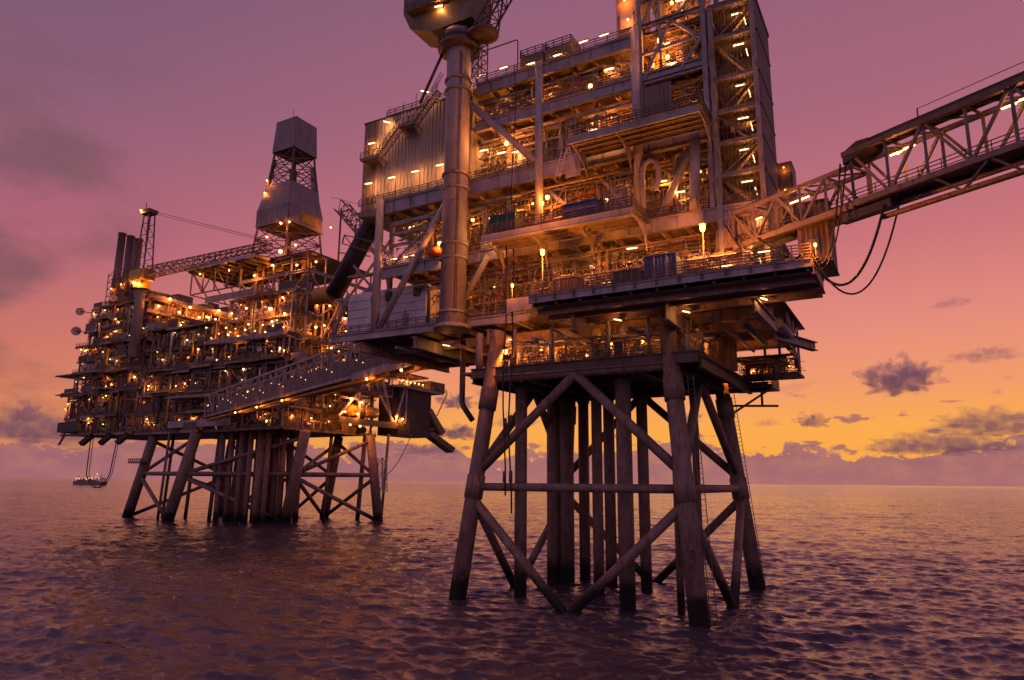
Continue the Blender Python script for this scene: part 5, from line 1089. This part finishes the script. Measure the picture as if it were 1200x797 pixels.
for i, (u, zt, lab) in enumerate(((-288.2, 117.6, 'tallest and leftmost of three dark exhaust stacks on the far platform'), (-281.6, 115.2, 'middle one of three dark exhaust stacks on the far platform'), (-275.6, 112.8, 'exhaust stack nearest the far crane, third of three'))):
    T = Thing('exhaust_stack', lab, 'exhaust stack', (u, 165, 85), 'exhaust stacks on the far platform')
    T.part('flue', G().lathe((u, 165, 0), (0, 0, 1), [(85, 1.75), (96, 1.75), (97, 1.9), (97.3, 1.55), (zt - .6, 1.5), (zt - .5, 1.7), (zt, 1.7), (zt + .01, 1.35)], 18), M_CLADB)
    g = G()
    for a in (-2.3, 2.3):
        for b in (-2.3, 2.3): g.bar((u + a, 165 + b, 85), (u + a, 165 + b, 99), .25)
        for k in range(5): g.bar((u + a, 162.7, 86 + k * 3), (u + a, 167.3, 88.5 + k * 3), .15); g.bar((u - 2.3, 165 + a, 86 + k * 3), (u + 2.3, 165 + a, 88.5 + k * 3), .15); g.bar((u - 2.3, 165 + a, 86 + k * 3), (u + 2.3, 165 + a, 86 + k * 3), .18)
    T.part('support_lattice', g, M_DARK)
    T.put('deck_lamp', ME_BULKF, (u + 1.4, 162.4, 92 + i), 0, 0, None, .6)
for i, (u, v, z, r, az, lab) in enumerate(((-303.5, 160, 83.6, 1.7, .9, 'upper round antenna dish on the left edge of the far platform'), (-304.5, 160, 75.2, 1.9, .9, 'lower round antenna dish on the left edge of the far platform'), (-279.5, 159.5, 86.4, 1.5, .8, 'round antenna dish high below the exhaust stacks'), (-279, 159.5, 78.6, 1.4, .8, 'round antenna dish on upper deck face right of the left-edge dishes'))):
    T = Thing('antenna_dish', lab, 'antenna', (u, v, z), 'antenna dishes on the far platform')
    d = Vector((math.sin(az), -math.cos(az), 0)); T.part('dish', G().lathe((u, v, z), tuple(d), [(-.5, r * .3), (-.2, r * .8), (.15, r), (.2, r), (.05, r * .7), (-.1, r * .1)], 20), M_GREY)
    T.part('drum', G().lathe((u, v, z), tuple(d), [(-1.3, .4), (-.45, .6)], 12), M_DARK); T.part('arm', G().bar((u, v, z), (u + (5 if i < 2 else 0), v + 3, z - .6), .3), M_DARK)
for i, (u, u2, lab) in enumerate(((-283.6, -268, 'black hose hanging in a deep bight below the left end of far platform'), (-281.8, -266.6, 'second thin hose of the bight below the left end of far platform'))):
    pts = [(u, 160, 31), (u, 160, 22 + i), (u, 160, 16.5)]
    for k in range(11): a = math.pi * k / 10; pts.append(((u + u2) / 2 - (u2 - u) / 2 * math.cos(a) * (1 - .25 * math.sin(a)), 160, 16 - 5.5 * math.sin(a)))
    pts += [((u2) + 1.0, 160, 22), (u2 + 2.2, 160, 30)]
    single('hanging_hose', G().path(pts, .2 if i == 0 else .13, 6), M_HOSE, lab, 'hose', (u, 160, 16), 'hoses below the far platform')
single('mooring_hose', G().path([(-165, 214 - 17 * t, 34 - 19 * t ** 1.0 - 3.0 * math.sin(3.14159 * t)) for t in np.linspace(0, 1, 12)], .14, 6), M_HOSE, 'thin hose curving from right leg ladder up to the far platform underside', 'hose', (-165, 214, 34))

# ================================================================ distant ship on the horizon
def ship():
    base = (-1700.0, 1030.0, 0.0); u, v, z = base
    # placed at azimuth of about -31 degrees, 1.9 km off
    az, D = math.atan2(108 - 600, 835.0), 1900.0; W = (math.sin(az) * D, math.cos(az) * D); u = W[0] * CU - W[1] * SU; v = W[0] * SU + W[1] * CU; base = (u, v, 0)
    T = Thing('distant_ship', 'long low lit vessel on the horizon below the far platform hoses', 'ship', base)
    T.part('hull', G().prism([(u - 52, v - 8, -2), (u - 54, v - 8, 8), (u + 58, v - 8, 8), (u + 52, v - 8, -2)], (0, 16, 0)), M_CLADB)
    T.part('superstructure', G().box((u + 36, v - 7, 9), (u + 50, v + 7, 15)).box((u + 40, v - 6, 15), (u + 47, v + 6, 17)), M_WHITE); T.part('funnel', G().box((u + 30, v - 2, 10), (u + 34, v + 2, 15)), M_DARK)
    T.part('mast', G().bar((u + 43, v, 17), (u + 43, v, 25), .8).bar((u - 44, v, 10), (u - 44, v, 22), .7), M_DARK)
    for k in range(5): T.part('deck_module', G().box((u - 44 + k * 15, v - 6, 7.9), (u - 36 + k * 15, v + 6, 11 + (k * 7 % 4))), M_CLADB)
    gm = G().lathe((0, 0, 0), (0, 0, 1), [(-1.2, .2), (0, 1.3), (1.2, .2)], 8).mesh('ship_lamp', emit('ship lamp glow', (1, .5, .2), 1.6))
    for k, (du, z) in enumerate(((-42, 15), (-38, 13), (-28, 14), (-16, 13), (-4, 14), (2, 12), (8, 14), (12, 15), (22, 16), (26, 13), (38, 18), (41, 24), (47, 17), (50, 14))): T.put('ship_lamp', gm, (u + du, v - 9, z), 0, 0, None, .7 + (k % 3) * .25)
ship()

# ================================================================ cumulus clouds (volumes, km away)
def cloud(px, py, wpx, hpx, D, label, seed, thin=False):
    az = math.atan2((px - 600), 837.0); k = math.cos(az); el = math.atan((565 - py + (px - 600) * .0084) / 820.0 * k) ; 
    c = Vector((math.sin(az) * D, math.cos(az) * D, CAM_Z + D * math.tan(el))); sx = wpx * D / k / 820 / 2 * 1.0; sz = hpx * D / k / 820 / 2
    bpy_me = bpy.data.meshes.new('cloud'); V, F_ = [], []; n, m = 72, 44; rnd = random.Random(seed); off = Vector((rnd.uniform(0, 50), rnd.uniform(0, 50), 0))
    for i in range(m + 1):
        th = math.pi * i / m
        for j in range(n):
            ph = 2 * math.pi * j / n; d = Vector((math.sin(th) * math.cos(ph), math.sin(th) * math.sin(ph), math.cos(th)))
            r = .8 + .5 * mnoise.fractal(Vector((d.x * 3.2, d.y * 2, d.z * 1.6)) + off, .7, 2.3, 6); zz = d.z * r
            zz = zz if zz > 0 else zz * .55
            V.append((d.x * r * sx, d.y * r * sx * .6, zz * sz * 1.25 - .25 * sz))
    for i in range(m):
        for j in range(n): j2 = (j + 1) % n; F_.append((i * n + j, (i + 1) * n + j, (i + 1) * n + j2, i * n + j2))
    bpy_me.from_pydata(V, [], F_); bpy_me.update(); bpy_me.materials.append(M_THIN if thin else M_CLOUD)
    o = bpy.data.objects.new('cloud', bpy_me); COL.objects.link(o); o.location = c; o.rotation_euler = (0, 0, -az)
    o['label'] = label; o['category'] = 'cloud'; o['group'] = 'small evening cumulus clouds'
    return o
M_CLOUD = bpy.data.materials.new('cloud vapour'); M_CLOUD.use_nodes = True; t = M_CLOUD.node_tree; t.nodes.clear()
pv = t.nodes.new('ShaderNodeVolumePrincipled'); pv.inputs['Color'].default_value = (.985, .93, .96, 1); pv.inputs['Anisotropy'].default_value = .35
tc_ = t.nodes.new('ShaderNodeTexCoord'); nz_ = t.nodes.new('ShaderNodeTexNoise'); t.links.new(tc_.outputs['Object'], nz_.inputs[0]); nz_.inputs['Scale'].default_value = .016; nz_.inputs['Detail'].default_value = 6; nz_.inputs['Roughness'].default_value = .6
mr = t.nodes.new('ShaderNodeMapRange'); t.links.new(nz_.outputs[0], mr.inputs[0]); mr.inputs[1].default_value = .40; mr.inputs[2].default_value = .56; mr.inputs[3].default_value = 0; mr.inputs[4].default_value = .022
t.links.new(mr.outputs[0], pv.inputs['Density']); ou = t.nodes.new('ShaderNodeOutputMaterial'); t.links.new(pv.outputs[0], ou.inputs['Volume'])
M_THIN = M_CLOUD.copy(); M_THIN.name = 'thin cloud vapour'
for n_ in M_THIN.node_tree.nodes:
    if n_.type == 'MAP_RANGE': n_.inputs[4].default_value = .0055
cloud(1071, 443, 72, 37, 4200, 'largest dark purple cloud alone in the orange sky at right', 2)
cloud(960, 494, 36, 17, 4600, 'small dark cloud low between the jacket and the large cloud', 5)
cloud(1142, 352, 36, 10, 5200, 'thin faint cloud streak above the large cloud', 9, True)
cloud(1176, 416, 60, 14, 5200, 'flat streaky cloud at right edge level with the large cloud', 12, True)
cloud(1185, 497, 110, 26, 6000, 'wide ragged cloud bank at lower right edge of the sky', 21, True)
cloud(1105, 522, 120, 22, 6600, 'low broad cloud resting on the horizon haze at right', 23, True)
cloud(905, 497, 34, 9, 5200, 'tiny cloud streak just right of the far jacket leg', 31, True)
cloud(20, 484, 26, 20, 5200, 'small cumulus tuft at the far left edge', 35)
cloud(534, 472, 46, 22, 5600, 'cloud puff between the far platform chute and the near left leg', 41)
cloud(538, 508, 56, 20, 5600, 'lower cloud puff left of the near jacket leg', 43)
cloud(40, 503, 110, 30, 6200, 'long low cloud bank at the far left just above the horizon', 51, True)
cloud(598, 494, 44, 26, 5600, 'cloud puff seen between the left legs of the near jacket', 53, True)
cloud(572, 460, 40, 26, 5600, 'cloud puff behind the near left leg below the cellar deck', 55, True)
cloud(505, 528, 90, 16, 6400, 'flat low cloud right of the far platform near the horizon', 57, True)
